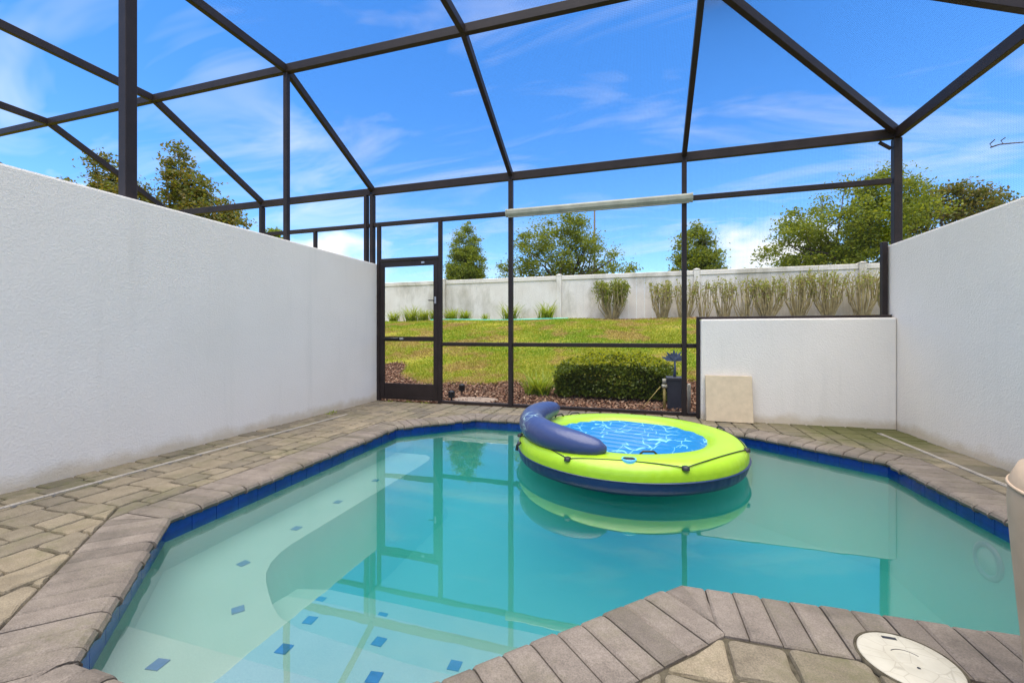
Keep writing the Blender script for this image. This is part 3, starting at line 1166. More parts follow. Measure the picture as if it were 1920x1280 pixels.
extrude_x("cassette", prof, -1.755, 0.60, YB, 2.685, "cassette", cas)
extrude_x("end_cap", [(y * 1.04, z * 1.06) for y, z in prof], -1.775, -1.756, YB, 2.685, "cassette", cas)
extrude_x("end_cap", [(y * 1.04, z * 1.06) for y, z in prof], 0.601, 0.625, YB, 2.685, "cassette", cas)
box("bottom_bar", -1.74, 0.585, YB - 0.072, YB - 0.045, 2.618, 2.632, "cassette", cas)

# ------------------------------------------------------------------ small things on the patio
def drain(x, y0, y1, label):
    root = empty("deck_drain", (x, y0, 0), label, "drain", "slotted deck drains")
    w_ = 0.017
    box("edge_strip", x - w_, x - 0.005, y0, y1, -0.01, 0.0045, "white_pl", root)
    box("edge_strip", x + 0.005, x + w_, y0, y1, -0.01, 0.0045, "white_pl", root)
    L = [(boxv(x - 0.005, x + 0.005, y, y + 0.017, -0.01, 0.0035), BOXF) for y in np.arange(y0, y1 - 0.02, 0.025)]
    o = obj("grate_bars", *join_geo(L), "white_pl", root)
    o["kind"] = "stuff"


drain(-3.53, 0.2, 4.55, "white slotted deck drain running beside the long left wall")
drain(2.33, 2.2, 5.22, "white slotted deck drain running beside the right wall")

# round skimmer cover
lid = empty("skimmer_lid", (0.79, 1.60, 0), "round cream plastic skimmer lid set in the coping", "lid")
revolve("collar", [(0.133, -0.012), (0.133, 0.0028), (0.126, 0.0028), (0.126, -0.012)], (0.79, 1.60, 0.0), "sand", lid, 56)
revolve("disc", [(0.0, 0.0052), (0.03, 0.0052), (0.033, 0.004), (0.036, 0.0052), (0.121, 0.0050), (0.1245, 0.0036), (0.1245, -0.01)], (0.79, 1.60, 0), "cream", lid, 56)
box("finger_slot", 0.765, 0.805, 1.692, 1.704, 0.0042, 0.0058, "black", lid)
revolve("screw", [(0.0, 0.0015), (0.004, 0.001), (0.005, 0)], (0.80, 1.57, 0.0050), "black", lid, 10)
V, F = tube_geo([(0.79 + 0.045 * math.cos(t), 1.60 + 0.045 * math.sin(t), 0.0050) for t in np.linspace(0.6, 2.3, 12)], 0.0014, 6)
obj("moulded_arc", V, F, "black", lid)
for i in range(7):
    a = i * 2 * math.pi / 7 + 0.3
    V, F = tube_geo([(0.79 + r * math.cos(a), 1.60 + r * math.sin(a), 0.0045) for r in (0.06, 0.115)], 0.0012, 5)
    obj("moulded_rib", V, F, "cream", lid)

# beige slab leaning on the low wall
ang = math.radians(8)
slab = box("stone_slab", -0.245, 0.245, -0.02, 0.02, 0, 0.53, "slab", None, 0.004)
slab.matrix_basis = Matrix.Translation((0.985, 5.395, 0.001)) @ Matrix.Rotation(-ang, 4, "X")
tag(slab, "square beige stone slab leaning against the low white wall", "slab")

# twig caught on the right-hand screen
tw = [(2.675, 4.34, 2.49), (2.675, 4.25, 2.475), (2.675, 4.15, 2.44), (2.675, 4.04, 2.40)]
v1 = tube_geo(tw, [0.006, 0.005, 0.005, 0.004], 5)
v2 = tube_geo([(2.675, 4.33, 2.49), (2.675, 4.35, 2.52), (2.675, 4.30, 2.535)], 0.004, 5)
v3 = tube_geo([(2.675, 4.22, 2.466), (2.675, 4.24, 2.50), (2.675, 4.20, 2.505)], 0.004, 5)
tag(obj("twig", *join_geo([v1, v2, v3]), "bark"), "thin dark twig caught high on the right screen", "twig")


# fabric-covered piece at the right edge
def cover():
    c = (1.26, 1.37)
    prof = [(0.285, 0.0), (0.292, 0.12), (0.305, 0.28), (0.318, 0.44), (0.325, 0.54), (0.322, 0.60), (0.305, 0.645), (0.27, 0.67), (0.20, 0.695), (0.12, 0.71), (0.05, 0.717), (0.0, 0.718)]
    k = 72
    V, F = [], []
    for j in range(k):
        t = 2 * math.pi * j / k
        for r, z in prof:
            fold = 1 + 0.014 * math.sin(7 * t + 1.3) * max(0, 1 - z / 0.7) + 0.008 * math.sin(17 * t + z * 5) * max(0, 1 - z / 0.75)
            V.append((c[0] + r * fold * math.cos(t), c[1] + r * fold * math.sin(t), z))
    n = len(prof)
    for j in range(k):
        for i in range(n - 1):
            a, b = j * n + i, ((j + 1) % k) * n + i
            F.append((a, b, b + 1, a + 1))
    root = empty("covered_furniture", (c[0], c[1], 0), "beige fabric cover over a rounded piece at the right edge", "cover")
    obj("cloth_cover", V, F, "fabric", root, smooth=True)
    tube("seam", [(c[0] + 0.323 * math.cos(t), c[1] + 0.323 * math.sin(t), 0.595) for t in np.linspace(0, 2 * math.pi, 60)[:-1]], 0.005, "fabric", root, 6, True)


cover()

# ------------------------------------------------------------------ inflatable island
FC = (-0.115, 3.895)
isl = empty("inflatable_island", (FC[0], FC[1], WATER_Z), "round lime green inflatable island with blue floor floating in the pool", "pool float")
seam_z = WATER_Z + 0.12
cz, ra, rb = 0.030, 0.165, 0.125           # tube centre height, half width, half height
RC = 0.955 - ra


def ring_prof(t0, t1, k):
    out = []
    for t in np.linspace(t0, t1, k):
        c, s = math.cos(t), math.sin(t)
        e = 0.80 if s > 0 else 0.55
        out.append((RC + ra * math.copysign(abs(c) ** e, c), cz + rb * math.copysign(abs(s) ** e, s)))
    return out


ts = -math.asin(((cz - seam_z) / rb) ** (1 / 0.55))
ti = math.pi + math.radians(28)
FCZ = (FC[0], FC[1], 0)
revolve("upper_ring", ring_prof(ts, ti, 26), FCZ, "green_vinyl", isl, 360, pucker=0.0028)
revolve("lower_ring", ring_prof(ti, 2 * math.pi + ts, 22), FCZ, "navy_vinyl", isl, 360, pucker=0.003)
_e = 0.80 if math.sin(ts) > 0 else 0.55
zs = cz + rb * math.copysign(abs(math.sin(ts)) ** _e, math.sin(ts))
rs = RC + ra * abs(math.cos(ts)) ** _e
revolve("seam", [(rs - 0.004, zs - 0.004), (rs + 0.012, zs - 0.002), (rs + 0.012, zs + 0.002), (rs - 0.004, zs + 0.004)], FCZ, "navy_vinyl", isl, 96)
# ribbed floor
k, nr_ = 80, 40
V, F = [], []
for i in range(nr_ + 1):
    for j in range(k):
        r, t = 0.685 * i / nr_, 2 * math.pi * j / k
        x, y = r * math.cos(t), r * math.sin(t)
        u = 0.28 * x + 0.96 * y
        z = 0.050 + 0.032 * abs(math.sin(u * math.pi / 0.13)) * (1 - (r / 0.70) ** 6) + 0.03 * (r / 0.685) ** 4
        V.append((FC[0] + x, FC[1] + y, z + 0.03))
for i in range(nr_):
    for j in range(k):
        a, b = i * k + j, i * k + (j + 1) % k
        F.append((a, b, b + k, a + k))
obj("floor", V, F, "float_floor", isl, smooth=True)


def arc_pt(deg, r, z):
    t = math.radians(deg)
    return (FC[0] + r * math.cos(t), FC[1] + r * math.sin(t), z)


# crescent pillow on the left of the rim
pts, rad = [], []
degs = np.linspace(-98, -212, 30)
for i, dg in enumerate(degs):
    s = i / (len(degs) - 1)
    fat = (1 - abs(2 * s - 1) ** 3.2) ** 0.5
    pts.append(arc_pt(dg, 0.80 + 0.03 * math.sin(s * math.pi), 0.185 + 0.075 * s))
    rad.append(0.02 + 0.093 * fat)
V, F = tube_geo(pts, rad, 24)
pil = obj("pillow", V, F, "pillow", isl, smooth=True)
V, F = tube_geo([(p[0], p[1], p[2] - 0.012) for p in pts[2:-2]], [r * 1.012 for r in rad[2:-2]], 24)
# rope, grommets, handles, cup holder
gro = [-164, -114, -64, -14, 36, 86, 136]
def surf(deg, t):
    c, s = math.cos(t), math.sin(t)
    return arc_pt(deg, RC + (ra + 0.004) * abs(c) ** 0.8, cz + (rb + 0.004) * abs(s) ** 0.8)


for g in gro:
    p = surf(g, 0.62)
    revolve("grommet", [(0.0, 0.012), (0.012, 0.014), (0.024, 0.010), (0.027, -0.012)], p, "black", isl, 18)
for a, b in zip(gro, gro[1:] + [gro[0] + 360]):
    pl = []
    for s in np.linspace(0, 1, 14):
        pl.append(surf(a + (b - a) * s, 0.62 + 0.42 * math.sin(math.pi * s) ** 0.8))
    tube("rope", pl, 0.0038, "black", isl, 6)
cp = surf(-87, 1.22)
cp = (cp[0], cp[1], cp[2] - 0.006)
revolve("cup_holder", [(0.050, -0.03), (0.052, 0.0), (0.049, 0.008), (0.044, 0.008), (0.041, 0.0), (0.040, -0.05)], cp, "cup", isl, 28)
o = revolve("cup_well", [(0.0, 0.001), (0.040, 0.001), (0.041, -0.03)], (cp[0], cp[1], cp[2] + 0.006), "black", isl, 24)
for dg, rr in ((-75, 0.68), (128, 0.90), (24, 0.9), (146, 0.82)):
    t = math.radians(dg)
    tx, ty = -math.sin(t), math.cos(t)
    cx_, cy_, z_ = arc_pt(dg, rr, cz + rb - (0.012 if abs(rr - RC) < 0.1 else 0.035))
    hp = [(cx_ + tx * u, cy_ + ty * u, z_ + v) for u, v in ((-0.062, -0.01), (-0.058, 0.02), (-0.038, 0.038), (0.038, 0.038), (0.058, 0.02), (0.062, -0.01))]
    tube("handle", hp, 0.008, "black", isl, 7)
tube("valve_strap", [arc_pt(-152, 0.955, 0.10), arc_pt(-153, 0.978, 0.07), arc_pt(-153, 0.985, 0.03)], 0.012, "black", isl, 8)


# ------------------------------------------------------------------ foliage helpers
def leaf_quads(C, size, aspect=0.55, flat=0.0, rng=RNG):
    n = len(C)
    a = rng.normal(size=(n, 3))
    a /= np.linalg.norm(a, axis=1)[:, None]
    b = rng.normal(size=(n, 3))
    b[:, 2] *= 1 - flat
    a[:, 2] *= 1 - flat
    a /= np.linalg.norm(a, axis=1)[:, None]
    b -= (a * b).sum(1)[:, None] * a
    b /= np.linalg.norm(b, axis=1)[:, None] + 1e-9
    s = size * rng.uniform(0.65, 1.35, n)[:, None]
    u, v = a * s, b * s * aspect
    nrm = np.cross(a, b) * s * 0.12
    return np.stack([C - u, C - v * 1.0 + nrm, C + u, C + v + nrm], 1).reshape(-1, 3)


def blade_tris(base, height, lean, width, rng=RNG):
    n = len(base)
    a = rng.uniform(0, 2 * np.pi, n)
    d = np.stack([np.cos(a), np.sin(a), np.zeros(n)], 1)
    p = np.stack([-np.sin(a), np.cos(a), np.zeros(n)], 1)
    h = height * rng.uniform(0.5, 1.4, n)
    tip = base + d * (lean * h * rng.uniform(0.2, 1.5, n))[:, None] + np.array([0, 0, 1.0]) * h[:, None]
    w_ = p * (width * rng.uniform(0.6, 1.4, n))[:, None]
    return np.stack([base - w_, base + w_, tip], 1).reshape(-1, 3)


def strap_quads(base, az, ln, up, width, seg=4):
    """arching strap leaves: base (3), az, length, upward angle"""
    out = []
    p = np.array(base, float)
    th = up
    for i in range(seg):
        d = np.array([math.cos(az) * math.cos(th), math.sin(az) * math.cos(th), math.sin(th)])
        q = p + d * ln / seg
        s = np.array([-math.sin(az), math.cos(az), 0])
        w0, w1 = width * (1 - (i / seg) ** 2), width * (1 - ((i + 1) / seg) ** 2) + 0.0005
        out += [p - s * w0, p + s * w0, q + s * w1, q - s * w1]
        p = q
        th -= 0.22
    return out


def tree(name, loc, label, blobs, n_clump, per, clump_r, leaf, mat, trunk_h, trunk_r, seed, group="trees behind the fence"):
    """blobs: (dx,dy,z,rx,ry,rz) ellipsoids in metres above loc"""
    rng = np.random.default_rng(seed)
    root = empty(name, loc, label, "tree", group)
    L = np.array(loc)
    vol = np.array([b[3] * b[4] * b[5] for b in blobs])
    pick = rng.choice(len(blobs), n_clump, p=vol / vol.sum())
    cl = []
    for i in pick:
        b = blobs[i]
        v = rng.normal(size=3)
        v /= np.linalg.norm(v)
        r = rng.uniform(0.25, 1.0) ** 0.45
        cl.append(L + np.array(b[:3]) + v * r * np.array(b[3:]))
    cl = np.array(cl)
    cr = clump_r * rng.uniform(0.55, 1.35, n_clump)
    C = np.repeat(cl, per, 0) + rng.normal(size=(n_clump * per, 3)) * np.repeat(cr, per)[:, None] * np.array([1, 1, 0.62])
    fast_obj("crown", leaf_quads(C, leaf, 0.55, 0.25, rng), 4, mat, root)
    parts = [tube_geo([L + (0, 0, -0.1), L + (0.02, 0.01, trunk_h * 0.5), L + (0.0, 0.05, trunk_h)], [trunk_r * 1.25, trunk_r, trunk_r * 0.7], 9)]
    for i in rng.choice(n_clump, min(n_clump, 26), replace=False):
        a = L + (0, 0, trunk_h * rng.uniform(0.6, 1.0))
        e = cl[i]
        m = a * 0.5 + e * 0.5 + rng.normal(size=3) * 0.15 * np.linalg.norm(e - a)
        parts.append(tube_geo([a, m, e], [trunk_r * 0.45, trunk_r * 0.26, trunk_r * 0.07], 5))
    obj("trunk", *join_geo(parts), "bark", root, smooth=True)
    return root


GZ = 1.55
tree("conifer_tree", (-10.95, 26, GZ), "cone-shaped green tree behind the fence, right of the screen door", [(0, 0, 2.6, 1.40, 1.4, 1.6), (0, 0, 3.9, 1.28, 1.28, 1.5), (0, 0, 5.2, 0.95, 0.95, 1.3), (0.05, 0, 6.2, 0.5, 0.5, 0.9), (0.08, 0, 6.75, 0.22, 0.22, 0.45)], 520, 80, 0.17, 0.055, "conifer", 4.0, 0.16, 3)
tree("spreading_tree", (-5.2, 30, GZ), "broad loose-crowned green tree behind the fence in the middle bay", [(-0.6, 0, 5.1, 2.6, 2.2, 2.4), (1.6, 0, 4.6, 2.3, 2, 1.9), (-3.4, 0, 3.6, 1.6, 1.6, 1.6), (3.6, 0, 3.4, 1.7, 1.7, 1.3), (0.6, 0, 7.0, 1.3, 1.3, 1.1), (-2.0, 0, 6.2, 1.3, 1.3, 1.2)], 250, 100, 0.33, 0.078, "tree", 3.0, 0.22, 4)
tree("young_tree", (2.9, 24, GZ), "small upright green tree behind the fence beside the second back post", [(0, 0, 2.7, 1.35, 1.2, 1.1), (-0.1, 0, 3.8, 1.05, 1.0, 1.1), (0.15, 0, 4.9, 0.42, 0.42, 0.85)], 150, 90, 0.21, 0.065, "tree", 2.4, 0.10, 5)
tree("oak_tree", (9.9, 25, GZ), "large spreading tree behind the fence, left of the corner post", [(-0.4, 0, 4.6, 2.6, 2.2, 1.8), (-2.2, 0, 3.9, 1.7, 1.8, 1.3), (1.6, 0, 5.4, 1.9, 1.8, 1.9), (-0.6, 0, 3.0, 3.0, 2, 0.7), (0.4, 0, 6.2, 1.2, 1.2, 1.1), (2.2, 0, 7.0, 0.9, 0.9, 0.9)], 330, 100, 0.29, 0.070, "tree", 2.6, 0.20, 6)
tree("oak_tree", (15.8, 28, GZ), "loose tree rising over the right stucco wall", [(0, 0, 5.6, 2.7, 2.0, 1.5), (-1.6, 0, 6.4, 1.0, 1.2, 1.3), (0.6, 0, 6.4, 1.7, 1.3, 1.0), (2.2, 0, 5.2, 1.4, 1.3, 0.9)], 190, 80, 0.27, 0.078, "brown_tree", 3.4, 0.20, 7)
tree("brown_leaved_tree", (-20.3, 12, 0.9), "olive-brown tree over the left wall, left of the thick post", [(-0.2, 0, 5.6, 0.85, 1.0, 1.1), (-0.55, 0, 6.7, 0.6, 0.7, 0.8), (0.9, 0, 5.4, 1.0, 0.9, 0.8)], 120, 60, 0.17, 0.066, "brown_tree", 4.2, 0.14, 8, "trees beyond the left wall")
tree("brown_leaved_tree", (-19.0, 14, 1.2), "taller olive-brown tree over the left wall, right of the thick post", [(-0.5, 0, 5.4, 1.2, 1.1, 1.2), (-0.55, 0, 6.6, 0.85, 0.9, 0.9), (-0.9, 0, 7.6, 0.45, 0.5, 0.8), (1.0, 0, 5.0, 1.3, 1.1, 0.9), (0.4, 0, 6.0, 0.9, 0.9, 0.7), (2.0, 0, 4.4, 0.9, 0.9, 0.5)], 190, 60, 0.20, 0.074, "brown_tree", 4.0, 0.15, 9, "trees beyond the left wall")
tree("young_tree", (-25.7, 25, 1.5), "tiny green treetop peeping over the left wall between two posts", [(0, 0, 6.3, 0.9, 0.9, 0.9), (0, 0, 7.0, 0.35, 0.35, 0.5)], 50, 40, 0.2, 0.10, "conifer", 4.5, 0.12, 10, "trees beyond the left wall")
tree("young_tree", (-24.8, 12.5, 0.9), "small sprig of a treetop at the far left over the wall", [(0, 0, 6.6, 0.6, 0.5, 0.45), (1.0, 0, 6.1, 0.5, 0.5, 0.35)], 26, 36, 0.16, 0.085, "brown_tree", 5.2, 0.09, 11, "trees beyond the left wall")


# utility pole beyond the trees
tag(tube("utility_pole", [(-4.5, 45, 1.5), (-4.5, 45, 14.5)], [0.14, 0.085], "wood_pole"), "thin dark utility pole rising out of the middle tree", "pole")

# ------------------------------------------------------------------ vinyl fence
FY = 17.0
fence = empty("vinyl_fence", (0, FY, 1.5), "weathered white vinyl privacy fence along the top of the lawn", "fence")
fx = [-8.205 + 5.105 * i for i in range(-2, 6)]
for i, x in enumerate(fx):
    box("post", x - 0.10, x + 0.10, FY - 0.10, FY + 0.10, 1.2, 3.39, "fence", fence, 0.01)
    q = 0.112
    V = [(x - q, FY - q, 3.39), (x + q, FY - q, 3.39), (x + q, FY + q, 3.39), (x - q, FY + q, 3.39), (x - q, FY - q, 3.41), (x + q, FY - q, 3.41), (x + q, FY + q, 3.41), (x - q, FY + q, 3.41), (x, FY, 3.455)]
    obj("post_cap", V, [(0, 3, 2, 1), (0, 1, 5, 4), (1, 2, 6, 5), (2, 3, 7, 6), (3, 0, 4, 7), (4, 5, 8), (5, 6, 8), (6, 7, 8), (7, 4, 8)], "fence", fence)
    if i < len(fx) - 1:
        a, b = x + 0.10, fx[i + 1] - 0.10
        box("top_rail", a, b, FY - 0.05, FY + 0.05, 3.20, 3.37, "fence", fence, 0.012)
        box("bottom_rail", a, b, FY - 0.05, FY + 0.05, 1.40, 1.60, "fence", fence, 0.012)
        cnt = 17
        for q in range(cnt):
            u0, u1 = a + (b - a) * q / cnt, a + (b - a) * (q + 1) / cnt
            box("board", u0 + 0.0015, u1 - 0.0015, FY - 0.02, FY + 0.02, 1.60, 3.20, "fence", fence)


# ------------------------------------------------------------------ mulch, grass, hedge, plants
def bed_edge(x):
    """Y where the lawn starts behind the mulch bed"""
    return 1.5 / (1 + math.exp((x + 5.15) * 7)) + 7.75 + 0.16 * math.sin(x * 2.1) + 0.10 * math.sin(x * 5.3 + 1) + (0.55 if x > -1.0 else 0.0) * min(1, (x + 1.0))


xs2 = list(np.arange(-7.0, 6.01, 0.25))
V, F = [], []
for x in xs2:
    for k in range(6):
        y = 5.745 + (bed_edge(x) - 5.745) * k / 5
        V.append((x, y, terrain_z(x, y) + 0.014))
for i in range(len(xs2) - 1):
    for k in range(5):
        a = i * 6 + k
        F.append((a, a + 6, a + 7, a + 1))
tag(obj("mulch_bed", V, F, "mulch_base", smooth=True), "brown mulch bed outside the back screen", kind="structure")
rng = np.random.default_rng(21)
n = 26000
mx = rng.uniform(-6.5, 5.5, n)
my = 5.75 + rng.uniform(0, 1, n) * (np.array([bed_edge(x) for x in mx]) + 0.1 - 5.75)
mz = np.array([terrain_z(a, b) for a, b in zip(mx, my)]) + 0.018 + rng.uniform(0, 0.022, n)
chips = fast_obj("mulch_chips", leaf_quads(np.stack([mx, my, mz], 1), 0.028, 0.4, 0.55, rng), 4, "mulch")
tag(chips, "loose shredded bark chips on the mulch bed", "mulch", kind="stuff")
# chips spread under the fence shrubs
n = 11000
mx = rng.uniform(-2.2, 9.5, n)
my = 16.85 - np.abs(rng.normal(0, 0.42, n))
mz = np.array([terrain_z(a, b) for a, b in zip(mx, my)]) + 0.02
tag(fast_obj("mulch_chips", leaf_quads(np.stack([mx, my, mz], 1), 0.05, 0.4, 0.6, rng), 4, "mulch"), "bark chips under the shrubs by the fence", "mulch", kind="stuff")

# lawn: short blades, thinner where the turf is worn
n = 300000
gy = 7.5 + (16.75 - 7.5) * rng.uniform(0, 1, n) ** 1.25
half = 0.62 * gy + 2.5
gx = -0.30 * gy + rng.uniform(-1, 1, n) * half * 1.02
ok = (gy > np.array([bed_edge(x) for x in gx])) & (gx < 8.5)
gx, gy = gx[ok], gy[ok]
patch = np.sin(gx * 1.1 + 2.0 * np.sin(gy * 0.9)) + np.sin(gy * 2.3 + gx * 0.45 + 1.4) + 0.7 * np.sin(gx * 3.7 - gy * 2.9)
ok = rng.uniform(0, 1, len(gx)) < np.clip(0.95 - 0.42 * np.clip(patch - 0.5, 0, 3), 0.1, 1)
gx, gy = gx[ok], gy[ok]
gz = np.array([terrain_z(a, b) for a, b in zip(gx, gy)])
hgt = 0.042 * (0.7 + 0.5 * np.clip(np.sin(gx * 2.2) * np.sin(gy * 1.7) + 0.5, 0, 1))
bt = blade_tris(np.stack([gx, gy, gz], 1), hgt, 0.9, 0.0065 + 0.0006 * gy, rng)
tag(fast_obj("lawn_grass", bt, 3, "grass"), "short yellow-green grass on the sloping lawn", "grass", kind="stuff")


def hedge(x0, x1, y0, y1, z1, label):
    root = empty("hedge", ((x0 + x1) / 2, (y0 + y1) / 2, 0), label, "hedge")
    rg_ = np.random.default_rng(31)
    n = 26000
    t = rg_.uniform(0, 1, (n, 3))
    # push most leaves to the shell
    face = rg_.integers(0, 6, n)
    d = np.abs(rg_.normal(0, 0.07, n))
    P_ = np.stack([x0 + (x1 - x0) * t[:, 0], y0 + (y1 - y0) * t[:, 1], 0.06 + (z1 - 0.06) * t[:, 2]], 1)
    top = face <= 2
    P_[top, 2] = z1 - d[top]
    fr = (face == 3) | (face == 4)
    P_[fr, 1] = y0 + d[fr]
    si = face == 5
    P_[si, 0] = np.where(t[si, 0] > 0.5, x1 - d[si], x0 + d[si])
    # round shoulders and an uneven surface
    cx_, cy_ = (x0 + x1) / 2, (y0 + y1) / 2
    u, v = (P_[:, 0] - cx_) / ((x1 - x0) / 2), (P_[:, 1] - cy_) / ((y1 - y0) / 2)
    P_[:, 2] *= 1 - 0.30 * np.abs(u) ** 3.2 - 0.22 * np.abs(v) ** 3
    P_[:, 0] = cx_ + (P_[:, 0] - cx_) * (1 - 0.07 * np.clip(1 - P_[:, 2] / 0.25, 0, 1)) + rg_.normal(0, 0.022, n)
    P_[:, 1] += rg_.normal(0, 0.03, n)
    P_[:, 2] += np.abs(rg_.normal(0, 0.025, n)) * (P_[:, 2] > 0.35)
    P_[:, 2] += 0.035 * np.sin(P_[:, 0] * 7 + 1) * np.sin(P_[:, 1] * 6) * (P_[:, 2] / z1)
    P_[:, 1] += 0.04 * np.sin(P_[:, 0] * 5.3) * np.sin(P_[:, 2] * 9)
    fast_obj("foliage", leaf_quads(P_, 0.024, 0.6, 0.1, rg_), 4, "hedge", root)
    tips = P_[(P_[:, 2] > z1 * 0.80) & (rg_.uniform(0, 1, n) < 0.8)] + np.array([0, 0, 0.02])  # extra bright leaves along the top only, painting it as sunlit
    fast_obj("sunlit_leaves", leaf_quads(tips, 0.022, 0.5, 0.0, rg_), 4, "sunlit_top", root)
    parts = []
    for i in range(60):
        bx, by = rg_.uniform(x0 + 0.2, x1 - 0.2), rg_.uniform(y0 + 0.15, y1 - 0.15)
        parts.append(tube_geo([(bx, by, -0.05), (bx + rg_.normal() * 0.08, by + rg_.normal() * 0.08, z1 * 0.5), (bx + rg_.normal() * 0.15, by + rg_.normal() * 0.15, z1 * 0.85)], [0.012, 0.008, 0.004], 5))
    obj("branches", *join_geo(parts), "bark", root)


hedge(-1.30, 0.50, 6.70, 8.05, 0.64, "clipped dark green hedge just outside the back screen")


def tuft(loc, h, nb, label, spread=0.9, width=0.012, name="strap_leaf_plant", group=None, seed=0):
    rg_ = random.Random(seed)
    out = []
    for i in range(nb):
        az = rg_.uniform(0, 2 * math.pi)
        b = (loc[0] + rg_.gauss(0, 0.16 * h), loc[1] + rg_.gauss(0, 0.12 * h), loc[2])
        out += strap_quads(b, az, h * rg_.uniform(0.6, 1.25), rg_.uniform(1.15, 1.57) - 0.2 * spread, width)
    o = fast_obj(name, np.array(out), 4, "tuft")
    return tag(o, label, "plant", group)


tuft((-1.62, 7.0, -0.03), 0.50, 190, "bright green strap-leaf clump left of the hedge", 1.3, 0.010, seed=1)
TL = [(-10.3, 0.42, "strap-leaf clump by the fence at the left edge of the screen door"), (-9.4, 0.62, "tall strap-leaf clump by the fence in the middle of the door opening"),
      (-8.85, 0.45, "strap-leaf clump by the fence in the right half of the door opening"), (-8.3, 0.42, "strap-leaf clump by the fence behind the door's right edge"),
      (-7.55, 0.46, "wide strap-leaf clump by the fence just right of the door"), (-6.95, 0.40, "strap-leaf clump by the fence under the cone-shaped tree"), (-6.05, 0.30, "smallest strap-leaf clump standing alone by the fence"),
      (-4.95, 0.62, "strap-leaf clump by the fence behind the first back post"), (-3.5, 0.62, "bushy strap-leaf clump by the fence near the second fence post")]
for i, (x, h, lab) in enumerate(TL):
    y = 16.35
    tuft((x, y, terrain_z(x, y)), h * 1.35, 120 if h > 0.35 else 50, lab, 0.9, 0.016, group="strap-leaf clumps along the fence", seed=20 + i)
    if h > 0.6 and x > -9:
        pass


def stem_shrub(x, h, spread, nst, dense, label, seed, y=16.35, leafmat="shrub"):
    rg_ = np.random.default_rng(seed)
    z0 = terrain_z(x, y) - 0.05
    root = empty("pruned_shrub", (x, y, z0), label, "shrub", "pruned shrubs along the fence")
    parts, C = [], []
    nst = int(nst * rg_.uniform(1.15, 1.6))
    h *= rg_.uniform(0.93, 1.06)
    for i in range(nst):
        a = rg_.uniform(0, 2 * np.pi)
        r = 1.12 * spread * math.sqrt(rg_.uniform(0, 1))
        b = np.array([x + 0.12 * math.cos(a) * rg_.uniform(0.2, 1.6), y + 0.10 * math.sin(a), z0])
        hh = h * rg_.uniform(0.80, 1.06)
        e = np.array([x + r * math.cos(a), y + 0.6 * r * math.sin(a), z0 + hh])
        m = b * 0.55 + e * 0.45 + np.array([0.16 * r * math.cos(a), 0.1 * r * math.sin(a), -0.04]) + rg_.normal(size=3) * 0.035
        m2 = b * 0.2 + e * 0.8 + rg_.normal(size=3) * 0.03
        parts.append(tube_geo([b, m, m2, e], [0.019, 0.014, 0.010, 0.005], 5))
        if rg_.uniform() < 0.7:                      # a side twig
            tw_ = m2 + np.array([rg_.normal() * 0.14, rg_.normal() * 0.1, rg_.uniform(0.15, 0.32)])
            parts.append(tube_geo([m, m2 * 0.5 + tw_ * 0.5, tw_], [0.009, 0.007, 0.004], 4))
            for _ in range(int(dense * 0.5)):
                s = rg_.uniform(0.2, 1)
                C.append(m2 * (1 - s) + tw_ * s + rg_.normal(size=3) * 0.035)
        for _ in range(dense):
            s = rg_.uniform(0, 1) ** 0.6
            C.append(m * (1 - s) + e * s + rg_.normal(size=3) * 0.04)
    obj("stems", *join_geo(parts), "stem", root)
    fast_obj("foliage", leaf_quads(np.array(C), 0.042, 0.5, 0.0, rg_), 4, leafmat, root)


SH = [(-1.0, 1.42, 0.62, 46, 34, "shrub_green", "greenest pruned shrub, standing alone in front of the fence"),
      (0.80, 1.42, 0.50, 26, 10, "shrub", "pruned twiggy shrub by the fence, just left of the second back post"),
      (1.55, 1.38, 0.42, 20, 8, "shrub", "pruned twiggy shrub by the fence, just right of the second back post"),
      (2.15, 1.30, 0.40, 12, 6, "shrub", "sparse pruned shrub in front of the fence post by the second back post"),
      (2.80, 1.40, 0.46, 20, 12, "shrub", "pruned shrub by the fence above the left end of the low wall"),
      (3.45, 1.35, 0.36, 12, 6, "shrub", "thin sparse pruned shrub left of the densest twiggy one"),
      (4.15, 1.50, 0.55, 32, 12, "shrub", "dense twiggy pruned shrub above the beige slab"),
      (5.05, 1.52, 0.52, 28, 9, "shrub", "pruned shrub in the middle of the row above the low wall"),
      (5.92, 1.52, 0.60, 34, 11, "shrub", "widest pruned shrub, above the right half of the low wall"),
      (6.85, 1.50, 0.52, 26, 8, "shrub", "pruned shrub in front of the rightmost fence post"),
      (7.65, 1.42, 0.45, 22, 9, "shrub", "last pruned shrub in the row, half behind the right frame post")]
for i, (x, h, sp, ns, dn, lm, lab) in enumerate(SH):
    stem_shrub(x, h, sp, ns, dn, lab, 50 + i, leafmat=lm)

# teal hose lying along the fence foot
hp = [(x, 16.05 + 0.10 * math.sin(x * 1.7), terrain_z(x, 16.05) + 0.03) for x in np.linspace(-8.3, -2.6, 40)]
tag(tube("garden_hose", hp, 0.035, "hose"), "teal garden hose lying at the foot of the fence", "hose")

